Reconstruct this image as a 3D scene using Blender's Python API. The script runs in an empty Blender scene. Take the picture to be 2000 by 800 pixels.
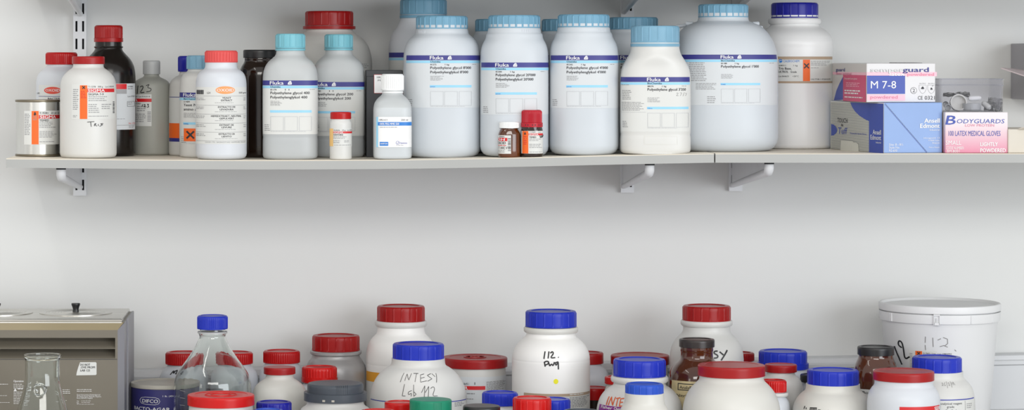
import bpy, bmesh, math, random
from mathutils import Vector
random.seed(7)
C = bpy.context.scene.collection
F, D, EX, EY, EYE = 5500.0, 5.5, 623.0, 111.0, 1.65   # focal length (px), camera distance to wall, principal point, eye height
BENCH = 0.905

def S(y): return F / (D + y)                       # px per metre at depth y
def PX(px, y): return (px - EX) / S(y)
def PZ(py, y): return EYE - (py - EY) / S(y)

# ------------------------------------------------------------------ materials
def lin(c): return tuple(((v / 255) / 12.92 if v / 255 <= .04045 else ((v / 255 + .055) / 1.055) ** 2.4) for v in c)
MATS = {}
def mat(name, rgb, rough=.45, var=.04, scale=14.0, spec=.5, metal=0.0, bump=0.0, bscale=120.0, transl=0.0, clear=0.0, stretch=None, coat=0.0):
    m = bpy.data.materials.new(name); m.use_nodes = True
    nt = m.node_tree; N = nt.nodes; L = nt.links
    b = N['Principled BSDF']; out = N['Material Output']
    tc = N.new('ShaderNodeTexCoord'); mp = N.new('ShaderNodeMapping'); nz = N.new('ShaderNodeTexNoise')
    L.new(tc.outputs['Object'], mp.inputs['Vector']); L.new(mp.outputs['Vector'], nz.inputs['Vector'])
    if stretch: mp.inputs['Scale'].default_value = stretch
    nz.inputs['Scale'].default_value = scale; nz.inputs['Detail'].default_value = 3
    cr = N.new('ShaderNodeValToRGB'); L.new(nz.outputs['Fac'], cr.inputs['Fac'])
    c = lin(rgb)
    cr.color_ramp.elements[0].position = .3; cr.color_ramp.elements[1].position = .7
    cr.color_ramp.elements[0].color = tuple(max(0, v * (1 - var)) for v in c) + (1,)
    cr.color_ramp.elements[1].color = tuple(min(1, v * (1 + var)) for v in c) + (1,)
    L.new(cr.outputs['Color'], b.inputs['Base Color'])
    b.inputs['Roughness'].default_value = rough; b.inputs['Metallic'].default_value = metal
    b.inputs['Specular IOR Level'].default_value = spec; b.inputs['Coat Weight'].default_value = coat
    if bump:
        n2 = N.new('ShaderNodeTexNoise'); n2.inputs['Scale'].default_value = bscale; L.new(mp.outputs['Vector'], n2.inputs['Vector'])
        bp = N.new('ShaderNodeBump'); bp.inputs['Strength'].default_value = bump; bp.inputs['Distance'].default_value = .001
        L.new(n2.outputs['Fac'], bp.inputs['Height']); L.new(bp.outputs['Normal'], b.inputs['Normal'])
    last = b.outputs[0]
    if transl:
        t = N.new('ShaderNodeBsdfTranslucent'); L.new(cr.outputs['Color'], t.inputs['Color'])
        mx = N.new('ShaderNodeMixShader'); mx.inputs[0].default_value = transl
        L.new(last, mx.inputs[1]); L.new(t.outputs[0], mx.inputs[2]); last = mx.outputs[0]
    if clear:
        t = N.new('ShaderNodeBsdfTransparent')
        mx = N.new('ShaderNodeMixShader'); mx.inputs[0].default_value = clear
        L.new(last, mx.inputs[1]); L.new(t.outputs[0], mx.inputs[2]); last = mx.outputs[0]
    if last is not b.outputs[0]: L.new(last, out.inputs['Surface'])
    MATS[name] = m
    return m

def glass(name, rgb, rough=0.0, ior=1.47, wavy=.12):
    m = bpy.data.materials.new(name); m.use_nodes = True
    b = m.node_tree.nodes['Principled BSDF']
    b.inputs['Base Color'].default_value = tuple(c for c in lin(rgb)) + (1,)
    b.inputs['Transmission Weight'].default_value = 1.0
    b.inputs['Roughness'].default_value = rough; b.inputs['IOR'].default_value = ior
    nz = m.node_tree.nodes.new('ShaderNodeTexNoise'); nz.inputs['Scale'].default_value = 55; tc = m.node_tree.nodes.new('ShaderNodeTexCoord')
    bp = m.node_tree.nodes.new('ShaderNodeBump'); bp.inputs['Strength'].default_value = wavy; bp.inputs['Distance'].default_value = .002
    m.node_tree.links.new(tc.outputs['Object'], nz.inputs['Vector']); m.node_tree.links.new(nz.outputs['Fac'], bp.inputs['Height']); m.node_tree.links.new(bp.outputs['Normal'], b.inputs['Normal'])
    MATS[name] = m
    return m

def clear_plastic(name, tint, edge=.75):
    """thin clear sheet: see-through face on, reflecting and greyer at a grazing angle"""
    m = bpy.data.materials.new(name); m.use_nodes = True
    nt = m.node_tree; N = nt.nodes; L = nt.links
    lw = N.new('ShaderNodeLayerWeight'); lw.inputs['Blend'].default_value = .35
    t = N.new('ShaderNodeBsdfTransparent'); t.inputs['Color'].default_value = lin(tint) + (1,)
    g = N.new('ShaderNodeBsdfPrincipled'); g.inputs['Base Color'].default_value = lin((206, 207, 211)) + (1,); g.inputs['Roughness'].default_value = .08
    mr = N.new('ShaderNodeMapRange'); mr.inputs['To Min'].default_value = .03; mr.inputs['To Max'].default_value = edge
    L.new(lw.outputs['Facing'], mr.inputs['Value'])
    mx = N.new('ShaderNodeMixShader'); L.new(mr.outputs[0], mx.inputs[0]); L.new(t.outputs[0], mx.inputs[1]); L.new(g.outputs[0], mx.inputs[2])
    L.new(mx.outputs[0], N['Material Output'].inputs['Surface'])
    MATS[name] = m
    return m

mat('wall_paint', (222, 223, 222), .6, .012, 3, spec=.25, bump=.06, bscale=160)
mat('trunk_white', (208, 210, 213), .4, .02, 5)
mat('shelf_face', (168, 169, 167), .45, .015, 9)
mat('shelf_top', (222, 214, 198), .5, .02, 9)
mat('steel_white', (226, 228, 231), .35, .02, 20)
mat('dark_gap', (40, 42, 46), .7)
mat('bench_top', (150, 148, 142), .4, .05, 30)
mat('bench_dark', (84, 86, 92), .5, .05, 30)
mat('floor_vinyl', (140, 138, 134), .4, .06, 6)
mat('white', (209, 209, 206), .38, .015, 10)
mat('white_cool', (206, 210, 216), .4, .015, 10)
mat('white_pe', (196, 202, 208), .42, .02, 10)
mat('white_cream', (209, 208, 202), .4, .02, 12)
mat('white_pure', (228, 228, 228), .35, .01, 10)
mat('white_grey', (210, 209, 205), .45, .03, 10)
mat('white_stained', (240, 239, 236), .42, .05, 9)
mat('silver_grey', (164, 163, 163), .36, .05, 14, metal=.25)
mat('natural_pe', (220, 224, 225), .36, .02, 10, transl=.14, clear=.32)
mat('natural_grey', (184, 185, 177), .42, .03, 10, transl=.2, clear=.12)
mat('liquid_grey', (104, 110, 118), .3, .02, 10)
mat('liquid_pale', (226, 232, 238), .3, .02, 10)
mat('amber', (34, 20, 12), .12, .3, 12, coat=.3)
mat('amber_brown', (76, 36, 16), .1, .25, 12, coat=.5)
mat('amber_black', (22, 17, 14), .2, .2, 10, spec=.4)
mat('amber_light', (88, 44, 14), .1, .3, 25, coat=.5)
mat('red', (174, 14, 16), .3, .04, 30, spec=0.3)
mat('red_lid', (156, 21, 23), .34, .05, 25, spec=0.3)
mat('red_dark', (154, 12, 12), .32, .05, 30, spec=0.3)
mat('red_bright', (196, 22, 20), .3, .04, 30, spec=0.3)
mat('salmon', (212, 78, 76), .42, .04, 30, spec=0.3)
mat('raspberry', (178, 28, 44), .35, .05, 30, spec=0.3)
mat('blue', (28, 48, 176), .34, .05, 30, spec=0.3)
mat('blue_mid', (36, 78, 186), .38, .05, 30, spec=0.3)
mat('blue_deep', (28, 30, 146), .34, .05, 30, spec=0.3)
mat('blue_pale', (122, 166, 190), .4, .04, 30, spec=0.3)
mat('blue_cyan', (118, 182, 196), .4, .04, 30, spec=0.3)
mat('blue_sky', (112, 160, 186), .4, .04, 30, spec=0.3)
mat('green', (26, 128, 98), .38, .08, 25, spec=0.3)
mat('black_cap', (26, 26, 28), .35, .1, 30)
mat('brownblack_cap', (40, 32, 30), .32, .1, 30)
mat('grey_cap', (70, 76, 84), .4, .08, 30, spec=0.3)
mat('cap_nat', (196, 198, 198), .4, .02, 20, transl=.2)
mat('cap_white', (232, 234, 234), .4, .02, 20)
mat('navy', (50, 50, 128), .45, .02, 20)
mat('sky', (146, 204, 232), .45, .02, 20)
mat('paper', (212, 213, 210), .55, .015, 20)
mat('paper_cool', (206, 210, 213), .55, .015, 20)
mat('paper_old', (222, 206, 160), .6, .12, 60)
mat('ink', (40, 40, 46), .5, .02)
mat('ink_grey', (146, 146, 148), .5, .05)
mat('ink_pale', (186, 188, 191), .5, .05)
mat('marker', (24, 24, 26), .45, .05)
mat('pencil', (120, 118, 116), .5, .1)
mat('print_white', (232, 232, 232), .5, .01)
mat('print_orange', (236, 102, 28), .5, .03)
mat('print_red', (206, 30, 36), .45, .03)
mat('print_blue', (40, 124, 206), .45, .03)
mat('print_royal', (52, 62, 160), .45, .03)
mat('print_tan', (172, 150, 128), .5, .04)
mat('print_peach', (232, 190, 120), .5, .03)
mat('print_mustard', (222, 156, 48), .5, .03)
mat('print_purple', (128, 30, 130), .45, .03)
mat('print_orange_pen', (206, 92, 44), .5, .12, 60)
mat('print_yellow', (232, 226, 30), .5, .05)
mat('print_grey', (160, 160, 162), .5, .03)
mat('oxoid_orange', (236, 152, 88), .45, .02)
mat('oxoid_red', (212, 70, 52), .45, .02)
mat('tin', (214, 214, 210), .26, .16, 5, metal=.92, bump=.05, bscale=40, stretch=(8, 8, .4))
mat('tin_rim', (120, 112, 96), .35, .1, 20, metal=.7)
mat('steel', (206, 204, 198), .3, .05, 4, metal=.9, stretch=(.3, 8, 8))
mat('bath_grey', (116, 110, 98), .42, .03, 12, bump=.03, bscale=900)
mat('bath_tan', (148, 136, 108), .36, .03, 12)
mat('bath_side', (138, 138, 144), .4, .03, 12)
mat('bath_dark', (70, 68, 66), .5, .05)
mat('box_blue', (132, 160, 208), .42, .03, 20)
mat('box_royal', (54, 76, 164), .42, .03, 20)
mat('box_stripe', (208, 208, 198), .5, .02, 20)
mat('box_stripe_dark', (136, 138, 138), .5, .03, 20)
mat('box_white', (214, 213, 215), .45, .02, 20)
mat('box_pinkgrey', (206, 202, 198), .4, .03, 20)
mat('box_pink', (240, 186, 200), .45, .02, 20)
mat('box_magenta', (206, 70, 112), .45, .03, 20)
mat('box_rose_text', (214, 130, 156), .45, .03, 20)
mat('box_beige', (206, 200, 188), .55, .03, 20)
mat('box_black', (50, 52, 56), .5, .06, 20)
mat('dispenser_grey', (168, 166, 172), .45, .02, 10)
mat('flap_mauve', (190, 176, 178), .45, .02, 10)
mat('foil', (146, 146, 144), .3, .3, 60, metal=.2)
mat('wood_strip', (226, 216, 190), .5, .05, 20)
mat('can_lid', (176, 172, 162), .5, .1, 18)
mat('can_navy', (52, 50, 112), .4, .03, 20)
mat('bucket_white', (222, 223, 224), .42, .02, 6)
mat('drip', (214, 216, 222), .3, .05, 30)
glass('flask_glass', (246, 250, 248))
glass('bottle_glass', (244, 248, 246))
clear_plastic('container_clear', (248, 248, 250), .5)
# printed pink gradient of the glove carton (a printed ramp in the carton's own height)
def gradient(name, lo, hi, z0, z1):
    m = mat(name, hi, .45, .0)
    nt = m.node_tree; N = nt.nodes; L = nt.links
    tc = N.new('ShaderNodeTexCoord'); sx = N.new('ShaderNodeSeparateXYZ'); mr = N.new('ShaderNodeMapRange')
    mr.inputs['From Min'].default_value = z0; mr.inputs['From Max'].default_value = z1
    L.new(tc.outputs['Object'], sx.inputs[0]); L.new(sx.outputs['Z'], mr.inputs['Value'])
    cr = N.new('ShaderNodeValToRGB'); L.new(mr.outputs[0], cr.inputs['Fac'])
    cr.color_ramp.elements[0].color = lin(lo) + (1,); cr.color_ramp.elements[1].color = lin(hi) + (1,)
    L.new(cr.outputs['Color'], N['Principled BSDF'].inputs['Base Color'])
gradient('box_bodyguard', (212, 132, 158), (226, 218, 221), 0.0, .058)

# ------------------------------------------------------------------ mesh building
class MB:
    def __init__(s): s.v = []; s.f = []; s.m = []; s.sm = []; s.mats = []
    def mi(s, name):
        if name not in s.mats: s.mats.append(name)
        return s.mats.index(name)
    def face(s, idx, m, smooth=False): s.f.append(tuple(idx)); s.m.append(s.mi(m)); s.sm.append(smooth)
    def add(s, verts): b = len(s.v); s.v.extend([tuple(x) for x in verts]); return b
    def hexa(s, p, m):            # p: 8 corners, bottom 4 ccw then top 4
        b = s.add(p)
        for q in ((3, 2, 1, 0), (4, 5, 6, 7), (0, 1, 5, 4), (1, 2, 6, 5), (2, 3, 7, 6), (3, 0, 4, 7)): s.face([b + i for i in q], m)
        return b
    def box(s, x0, x1, y0, y1, z0, z1, m):
        return s.hexa([(x0, y0, z0), (x1, y0, z0), (x1, y1, z0), (x0, y1, z0), (x0, y0, z1), (x1, y0, z1), (x1, y1, z1), (x0, y1, z1)], m)
    def rings(s, rings, m, closed_ends=True, smooth=True):
        n = len(rings[0]); bs = [s.add(r) for r in rings]
        for a, b in zip(bs, bs[1:]):
            for i in range(n):
                j = (i + 1) % n
                s.face((a + i, a + j, b + j, b + i), m, smooth)
        if closed_ends:
            s.face([bs[0] + i for i in reversed(range(n))], m, False)
            s.face([bs[-1] + i for i in range(n)], m, False)
    def lathe(s, prof, m, seg=64, c=(0, 0), rib=None, closed=True):
        """prof: list of (r, z) from bottom to top, or (rx, ry, n, z)"""
        R = []
        for p in prof:
            if len(p) == 2: rx = ry = p[0]; n = 2; z = p[1]
            else: rx, ry, n, z = p
            ring = []
            for i in range(seg):
                t = 2 * math.pi * i / seg
                q = sup(t, n)
                d = rib(t, z) if rib else 0.0
                ring.append((c[0] + (rx + d) * q * math.sin(t), c[1] - (ry + d) * q * math.cos(t), z))
            R.append(ring)
        # faces need counter-clockwise seen from outside; t runs from -y to +x
        s.rings(R, m, closed)
    def tube(s, pts, r, m, seg=10):
        pts = [Vector(p) for p in pts]; R = []
        rr = r if isinstance(r, (list, tuple)) else [r] * len(pts)
        for i, p in enumerate(pts):
            d = (pts[min(i + 1, len(pts) - 1)] - pts[max(i - 1, 0)]).normalized()
            a = d.orthogonal().normalized() if i == 0 else (A - d * A.dot(d)).normalized()
            A = a; b = d.cross(a)
            R.append([tuple(p + (a * math.cos(2 * math.pi * k / seg) + b * math.sin(2 * math.pi * k / seg)) * rr[i]) for k in range(seg)])
        s.rings(R, m)
    def build(s, name, parent=None, loc=None, angle=38, bevel=0.0):
        me = bpy.data.meshes.new(name)
        me.from_pydata(s.v, [], s.f)
        for n in s.mats: me.materials.append(MATS[n])
        me.polygons.foreach_set('material_index', s.m)
        me.polygons.foreach_set('use_smooth', s.sm)
        me.update()
        o = bpy.data.objects.new(name, me); C.objects.link(o)
        if any(s.sm): me.set_sharp_from_angle(angle=math.radians(angle))
        if bevel:
            b = o.modifiers.new('edges', 'BEVEL'); b.width = bevel; b.segments = 2; b.limit_method = 'ANGLE'
        if parent: o.parent = parent
        if loc: o.location = loc
        return o

def sup(t, n):
    if n <= 2.001: return 1.0
    return 1.0 / (abs(math.cos(t)) ** n + abs(math.sin(t)) ** n) ** (1.0 / n)

def chaikin(p, it=2):
    for _ in range(it):
        q = [p[0]]
        for a, b in zip(p, p[1:]):
            q.append(tuple(.75 * x + .25 * y for x, y in zip(a, b))); q.append(tuple(.25 * x + .75 * y for x, y in zip(a, b)))
        q.append(p[-1]); p = q
    return p

def thing(name, label, cat, loc, group=None, rz=0.0):
    o = bpy.data.objects.new(name, None); C.objects.link(o)
    o.empty_display_size = .02; o.location = loc; o.rotation_euler = (0, 0, rz)
    o['label'] = label; o['category'] = cat
    if group: o['group'] = group
    return o
def tag(o, label, cat, group=None):
    o['label'] = label; o['category'] = cat
    if group: o['group'] = group
    return o
def structure(o): o['kind'] = 'structure'; return o

# ------------------------------------------------------------------ lettering
_tcu = bpy.data.curves.new('lettering', 'FONT'); _tob = bpy.data.objects.new('lettering', _tcu)
_TC = {}
def glyphs(text, bold):
    k = (text, bold)
    if k in _TC: return _TC[k]
    C.objects.link(_tob)
    _tcu.body = text; _tcu.resolution_u = 2; _tcu.offset = bold; _tcu.fill_mode = 'FRONT'
    bpy.context.view_layer.update()
    dg = bpy.context.evaluated_depsgraph_get()
    me = bpy.data.meshes.new_from_object(_tob.evaluated_get(dg))
    C.objects.unlink(_tob)
    r = ([(v.co.x, v.co.y) for v in me.vertices], [tuple(p.vertices) for p in me.polygons])
    bpy.data.meshes.remove(me)
    _TC[k] = r
    return r
CAPH = max(y for x, y in glyphs('H', 0)[0])

class Print:
    """ink and paper laid on a surface; coordinates are photo pixels, resolved onto the object's own face"""
    def __init__(s, surf): s.s = surf; s.mb = MB()
    def pt(s, u, v, layer): return s.s.pos(u, v, .00025 + .0002 * layer)
    def rect(s, x0, x1, y0, y1, m, layer=0):
        (u0, v0), (u1, v1) = s.s.uv(x0, y1), s.s.uv(x1, y0)
        n = max(1, int(abs(u1 - u0) / .004)); k = max(1, int(abs(v1 - v0) / .006)) if s.s.bent else 1
        b = s.mb.add([s.pt(u0 + (u1 - u0) * i / n, v0 + (v1 - v0) * j / k, layer) for j in range(k + 1) for i in range(n + 1)])
        for j in range(k):
            for i in range(n):
                a = b + j * (n + 1) + i
                s.mb.face((a, a + 1, a + n + 2, a + n + 1), m, True)
    def poly(s, pts, m, layer=1):
        q = []
        for a, c in zip(pts, pts[1:] + pts[:1]):
            n = max(1, int(math.hypot(c[0] - a[0], c[1] - a[1]) / 3)) if s.s.bent else 1
            q += [(a[0] + (c[0] - a[0]) * i / n, a[1] + (c[1] - a[1]) * i / n) for i in range(n)]
        cx = sum(p[0] for p in q) / len(q); cy = sum(p[1] for p in q) / len(q)
        K = max(1, int(max(math.hypot(p[0] - cx, p[1] - cy) for p in q) / 4)) if s.s.bent else 1
        n = len(q)
        c0 = s.mb.add([s.pt(*s.s.uv(cx, cy), layer)])
        rows = [s.mb.add([s.pt(*s.s.uv(cx + (p[0] - cx) * k / K, cy + (p[1] - cy) * k / K), layer) for p in q]) for k in range(1, K + 1)]
        for i in range(n): s.mb.face((c0, rows[0] + (i + 1) % n, rows[0] + i), m)
        for a, b in zip(rows, rows[1:]):
            for i in range(n): s.mb.face((a + i, a + (i + 1) % n, b + (i + 1) % n, b + i), m)
    def oval(s, cx, cy, a, c, m, layer=1): s.poly([(cx + a * math.cos(t * math.pi / 14), cy + c * math.sin(t * math.pi / 14)) for t in range(28)], m, layer)
    def frame(s, x0, x1, y0, y1, m, w=.5, layer=1):
        s.rect(x0, x1, y0, y0 + w, m, layer); s.rect(x0, x1, y1 - w, y1, m, layer)
        s.rect(x0, x0 + w, y0, y1, m, layer); s.rect(x1 - w, x1, y0, y1, m, layer)
    def text(s, t, x0, x1, base, h, m='ink', bold=0.0, layer=2, shear=0.0):
        vs, fs = glyphs(t, 0.0)
        if not vs: return
        a = min(v[0] for v in vs); z = max(v[0] for v in vs)
        (u0, v0), (u1, _) = s.s.uv(x0, base), s.s.uv(x1, base)
        vh = s.s.uv(x0, base - h)[1] - v0
        w = bold * .62 * vh / CAPH                       # a heavier weight: the outline struck again to either side
        for q, (du, dv) in enumerate(((0, 0),) if bold < .012 else ((-w, -w * .4), (w, w * .4), (0, 0))):
            b = s.mb.add([s.pt(u0 + (x - a) / (z - a) * (u1 - u0) + shear * y / CAPH * vh + du, v0 + y / CAPH * vh + dv, layer + q * .2) for x, y in vs])
            for f in fs: s.mb.face([b + i for i in f], m)
    def lines(s, x0, x1, y0, y1, n, m='ink_grey', layer=2, fill=.36):
        p = (y1 - y0) / n
        for i in range(n):
            y = y0 + p * i; x = x0; end = x0 + (x1 - x0) * random.uniform(.7, 1.0)
            while x < end:
                w = min(random.uniform(2.0, 6.5), end - x)
                if w > .8: s.rect(x, x + w, y, y + p * fill, m, layer)
                x += w + 1.0
    def stroke(s, pts, w, m='marker', layer=2):
        if s.s.bent:
            q = [pts[0]]
            for a, b in zip(pts, pts[1:]):
                n = max(1, int(math.hypot(b[0] - a[0], b[1] - a[1]) / 1.8))
                q += [(a[0] + (b[0] - a[0]) * i / n, a[1] + (b[1] - a[1]) * i / n) for i in range(1, n + 1)]
            pts = q
        d = [Vector(p) for i, p in enumerate(pts) if i == 0 or tuple(p) != tuple(pts[i - 1])]
        L_, R_ = [], []
        for i, p in enumerate(d):
            t = d[min(i + 1, len(d) - 1)] - d[max(i - 1, 0)]
            t = t.normalized() if t.length else Vector((1, 0)); n = Vector((-t.y, t.x)) * w / 2
            L_.append(p + n); R_.append(p - n)
        b = s.mb.add([s.pt(*s.s.uv(q.x, q.y), layer) for q in L_ + R_]); k = len(d)
        for i in range(k - 1): s.mb.face((b + i, b + i + 1, b + k + i + 1, b + k + i), m)
    def pen(s, strokes, w, m='marker', o=(0, 0), k=1.0, layer=2):
        for st in strokes:
            p = [(o[0] + x * k, o[1] + y * k) for x, y in st]
            if len(p) > 4: p = chaikin(p, 2)
            q = [p[0]]
            for a, b in zip(p, p[1:]):
                n = max(1, int(math.hypot(b[0] - a[0], b[1] - a[1]) / 1.6))
                q += [(a[0] + (b[0] - a[0]) * i / n, a[1] + (b[1] - a[1]) * i / n) for i in range(1, n + 1)]
            s.stroke(q, w, m, layer)
    def build(s, name, parent): return s.mb.build(name, parent)

class Flat:
    """a flat face: origin o (world), unit axis a (along), up (0,0,1) unless given; pos in coordinates local to root"""
    bent = False; vref = None
    def __init__(s, root, o, a, nrm, up=(0, 0, 1)):
        s.o = Vector(o); s.a = Vector(a).normalized(); s.n = Vector(nrm).normalized(); s.up = Vector(up).normalized()
        bpy.context.view_layer.update(); s.inv = root.matrix_world.inverted()
    def uv(s, px, py):
        c = Vector((0, -D, EYE)); d = Vector(((px - EX) / F, 1, -(py - EY) / F))
        t = (s.o - c).dot(s.n) / d.dot(s.n); q = c + d * t - s.o
        if s.vref is not None and px != s.vref: return (q.dot(s.a), s.uv(s.vref, py)[1])
        return (q.dot(s.a), q.dot(s.up))
    def pos(s, u, v, off): return s.inv @ (s.o + s.a * u + s.up * v + s.n * off)

class Round:
    """outside of a turned body; u = length along the wrap from the face turned to the viewer, v = height above base"""
    bent = True
    def __init__(s, X, y, base, prof, vref):
        s.X, s.y, s.base, s.prof = X, y, base, prof     # prof: (rx, ry, n, z) bottom to top
        s.al = math.atan2(X, D + y)
        rx, ry, n = s.at(vref); s.tab = []
        K = 720; acc = 0.0; last = None
        right = (math.cos(s.al), -math.sin(s.al))
        for i in range(-K // 2, K // 2 + 1):
            t = -s.al + math.pi * i / K * 1.9
            q = sup(t, n); p = (rx * q * math.sin(t), -ry * q * math.cos(t))
            if last: acc += math.hypot(p[0] - last[0], p[1] - last[1])
            s.tab.append([acc, t, p[0] * right[0] + p[1] * right[1]]); last = p
        m = s.tab[K // 2][0]
        for e in s.tab: e[0] -= m
        lat = [e[2] for e in s.tab]
        s.i0 = min(range(len(lat)), key=lambda i: lat[i]); s.i1 = max(range(len(lat)), key=lambda i: lat[i])
        s.rf = ry
    def at(s, z):
        p = s.prof
        if z <= p[0][3]: return p[0][:3]
        for a, b in zip(p, p[1:]):
            if a[3] <= z <= b[3] and b[3] > a[3]:
                f = (z - a[3]) / (b[3] - a[3]); return tuple(a[i] + (b[i] - a[i]) * f for i in range(3))
        return p[-1][:3]
    def uv(s, px, py):
        yf = s.y - s.rf * .85
        lat = (px - EX) / S(yf); lat = (lat - s.X) * math.cos(s.al) * (D + s.y) / (D + s.y)
        lat -= 0.0
        # lateral offset in the plane facing the viewer
        lat = ((px - EX) / F * (D + s.y) - s.X) * math.cos(s.al)
        lo, hi = s.i0, s.i1
        while hi - lo > 1:
            mid = (lo + hi) // 2
            if s.tab[mid][2] < lat: lo = mid
            else: hi = mid
        a, b = s.tab[lo], s.tab[hi]
        f = max(0, min(1, (lat - a[2]) / (b[2] - a[2]) if b[2] > a[2] else 0))
        return (a[0] + (b[0] - a[0]) * f, PZ(py, yf) - s.base)
    def pos(s, u, v, off):
        lo, hi = 0, len(s.tab) - 1
        while hi - lo > 1:
            mid = (lo + hi) // 2
            if s.tab[mid][0] < u: lo = mid
            else: hi = mid
        a, b = s.tab[lo], s.tab[hi]
        f = (u - a[0]) / (b[0] - a[0]) if b[0] > a[0] else 0
        t = a[1] + (b[1] - a[1]) * f
        rx, ry, n = s.at(v); q = sup(t, n)
        return ((rx + off) * q * math.sin(t), -(ry + off) * q * math.cos(t), v)

# ------------------------------------------------------------------ caps and bottles
RIBS = {'scallop': (24, .0011, .30), 'wide': (18, .0009, .16), 'tall': (16, .0010, .18), 'fine': (54, .0006, .5), 'coarse': (36, .0008, .5), 'none': (0, 0, 0), 'smooth': (0, 0, 0)}
def cap_mesh(r, z0, z1, style, m, recess=None, bev=None, skirt=True):
    n, d, w = RIBS[style]
    h = z1 - z0
    bev = bev if bev is not None else min(.0035, h * .18)
    r0 = r - d
    z_lo, z_hi = z0 + (h * .1 if skirt else 0), z1 - bev
    def rib(t, z):
        if not n or z < z_lo - 1e-6 or z > z_hi + 1e-6: return 0.0
        f = (t * n / (2 * math.pi)) % 1.0
        a = abs(f - .5) * 2                       # 1 at rib centre +-.5
        e = (a - (1 - w)) / (w * .5) if a > 1 - w else 0.0
        return d * min(1.0, e)
    rec = recess if recess is not None else min(.0016, h * .1)
    q = r0 if n else r
    P = [(q * .985, z0), (q + (d if n and skirt else 0), z0 + .0003), (q + (d if n and skirt else 0), z_lo - .0004), (q, z_lo)]
    P += [(q, z_lo + (z_hi - z_lo) * k / 4) for k in range(1, 5)]
    P += [(q - bev * .12, z1 - bev * .5), (q - bev * .45, z1 - bev * .13), (q - bev, z1), (q - bev - .0012, z1)]
    P += [(q * .80, z1), (q * .785, z1 - rec), (q * .3, z1 - rec), (.0006, z1 - rec)] if rec else [(q * .5, z1 + .0002), (.0006, z1 + .0004)]
    seg = n * 20 if n and n < 30 else (n * 4 if n else 72)
    mb = MB(); mb.lathe(P, m, seg, rib=rib)
    return mb

class Bottle: pass
def bottle(name, label, cx, yd, prof, body, cap=None, ring=None, tamper=None, group=None, cat='bottle', n=2.0, ry=1.0, on='shelf', corner=6.0, seg=72, vref=None, part='body', build_body=True):
    s = S(yd); X = (cx - EX) / s
    base = shelf_z(X) if on == 'shelf' else BENCH
    root = thing(name, label, cat, (X, yd, base), group)
    hw0 = prof[0][0]; hwm = max(p[0] for p in prof)
    P = [(h / s, PZ(py, yd) - base) for h, py in prof]
    top = P[0]
    P = [(top[0], top[1] + .006)] + P
    P = chaikin(P, 2)
    rb = P[-1][0]; cr = corner / s
    if P[-1][1] < cr + .002: P = [p for p in P if p[1] > cr + .002]; rb = P[-1][0]
    P += [(rb, cr), (rb - cr * .08, cr * .6), (rb - cr * .3, cr * .26), (rb - cr * .62, cr * .07), (rb - cr, 0.0)]
    full = []
    for r, z in P:
        t = max(0.0, min(1.0, (r * s - hw0) / max(1e-6, hwm - hw0))); t = t * t * (3 - 2 * t)
        full.append((r, r * (1 + (ry - 1) * t), 2 + (n - 2) * t, z))
    full.reverse()
    full = [(.0008, .0008, 2.0, full[0][3])] + full
    b = Bottle(); b.root = root; b.s = s; b.X = X; b.y = yd; b.base = base; b.prof = full
    if build_body:
        mb = MB(); mb.lathe(full, body, seg); b.body = mb.build(part, root, angle=50)
    if cap:
        hw, t, bt, style, m = cap[:5]; kw = cap[5] if len(cap) > 5 else {}
        r = hw / s
        z1 = PZ(t, yd + (r if t > EY else -r)) - base; z0 = PZ(bt, yd - r) - base
        b.cap = cap_mesh(r, z0, z1, style, m, **kw).build(kw.get('x', 'cap') if False else 'cap', root, angle=32)
    if tamper:
        hw, t, bt, m = tamper; r = hw / s
        z1 = PZ(t, yd - r) - base; z0 = PZ(bt, yd - r) - base
        mb = MB(); mb.lathe([(r * .9, z0), (r, z0 + .0004), (r, z1 - .0004), (r * .97, z1), (r * .5, z1)], m, 72); mb.build('tamper_ring', root)
    if ring:
        hw, t, bt, m = ring; r = hw / s
        z1 = PZ(t, yd) - base; z0 = PZ(bt, yd - r) - base
        h = z1 - z0
        mb = MB(); mb.lathe([(r * .86, z0), (r * .96, z0 + h * .06), (r, z0 + h * .3), (r, z0 + h * .75), (r * .97, z1 - h * .05), (r * .92, z1), (r * .5, z1)], m, 72); mb.build('neck_ring', root)
    zz = vref if vref is not None else None
    b.surf = Round(X, yd, base, full, (PZ(vref, yd) - base) if vref else P[-6][1] + .02)
    return b
# ------------------------------------------------------------------ the setting
_edge = [(-600, 306.5), (12, 309), (130, 310), (260, 311.2), (400, 312.2), (580, 312.4), (760, 311.4), (960, 308.4), (1180, 303.4), (1390, 299.2)]
SHF = -.42
_SE = [((px - EX) / S(SHF), PZ(py, SHF)) for px, py in _edge]
SHELF2_X = (1396 - EX) / S(SHF)
SHELF2_Z = PZ(299.3, SHF)
def shelf_z(X):
    if X >= SHELF2_X: return SHELF2_Z
    p = _SE
    for i in range(len(p) - 1):
        if X <= p[i + 1][0]:
            (x0, z0), (x1, z1) = p[i], p[i + 1]
            f = max(0, (X - x0) / (x1 - x0))
            m0 = (p[i + 1][1] - p[i - 1][1]) / (p[i + 1][0] - p[i - 1][0]) if i > 0 else (z1 - z0) / (x1 - x0)
            m1 = (p[i + 2][1] - p[i][1]) / (p[i + 2][0] - p[i][0]) if i + 2 < len(p) else (z1 - z0) / (x1 - x0)
            h = x1 - x0
            return (2 * f ** 3 - 3 * f * f + 1) * z0 + (f ** 3 - 2 * f * f + f) * h * m0 + (-2 * f ** 3 + 3 * f * f) * z1 + (f ** 3 - f * f) * h * m1
    return p[-1][1]

mb = MB(); mb.box(-1.6, 2.2, 0, .12, 0, 2.7, 'wall_paint'); structure(mb.build('wall_back'))
mb = MB(); mb.box(-1.6, 2.2, -3.2, .12, -.06, 0, 'floor_vinyl'); structure(mb.build('floor'))
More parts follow.
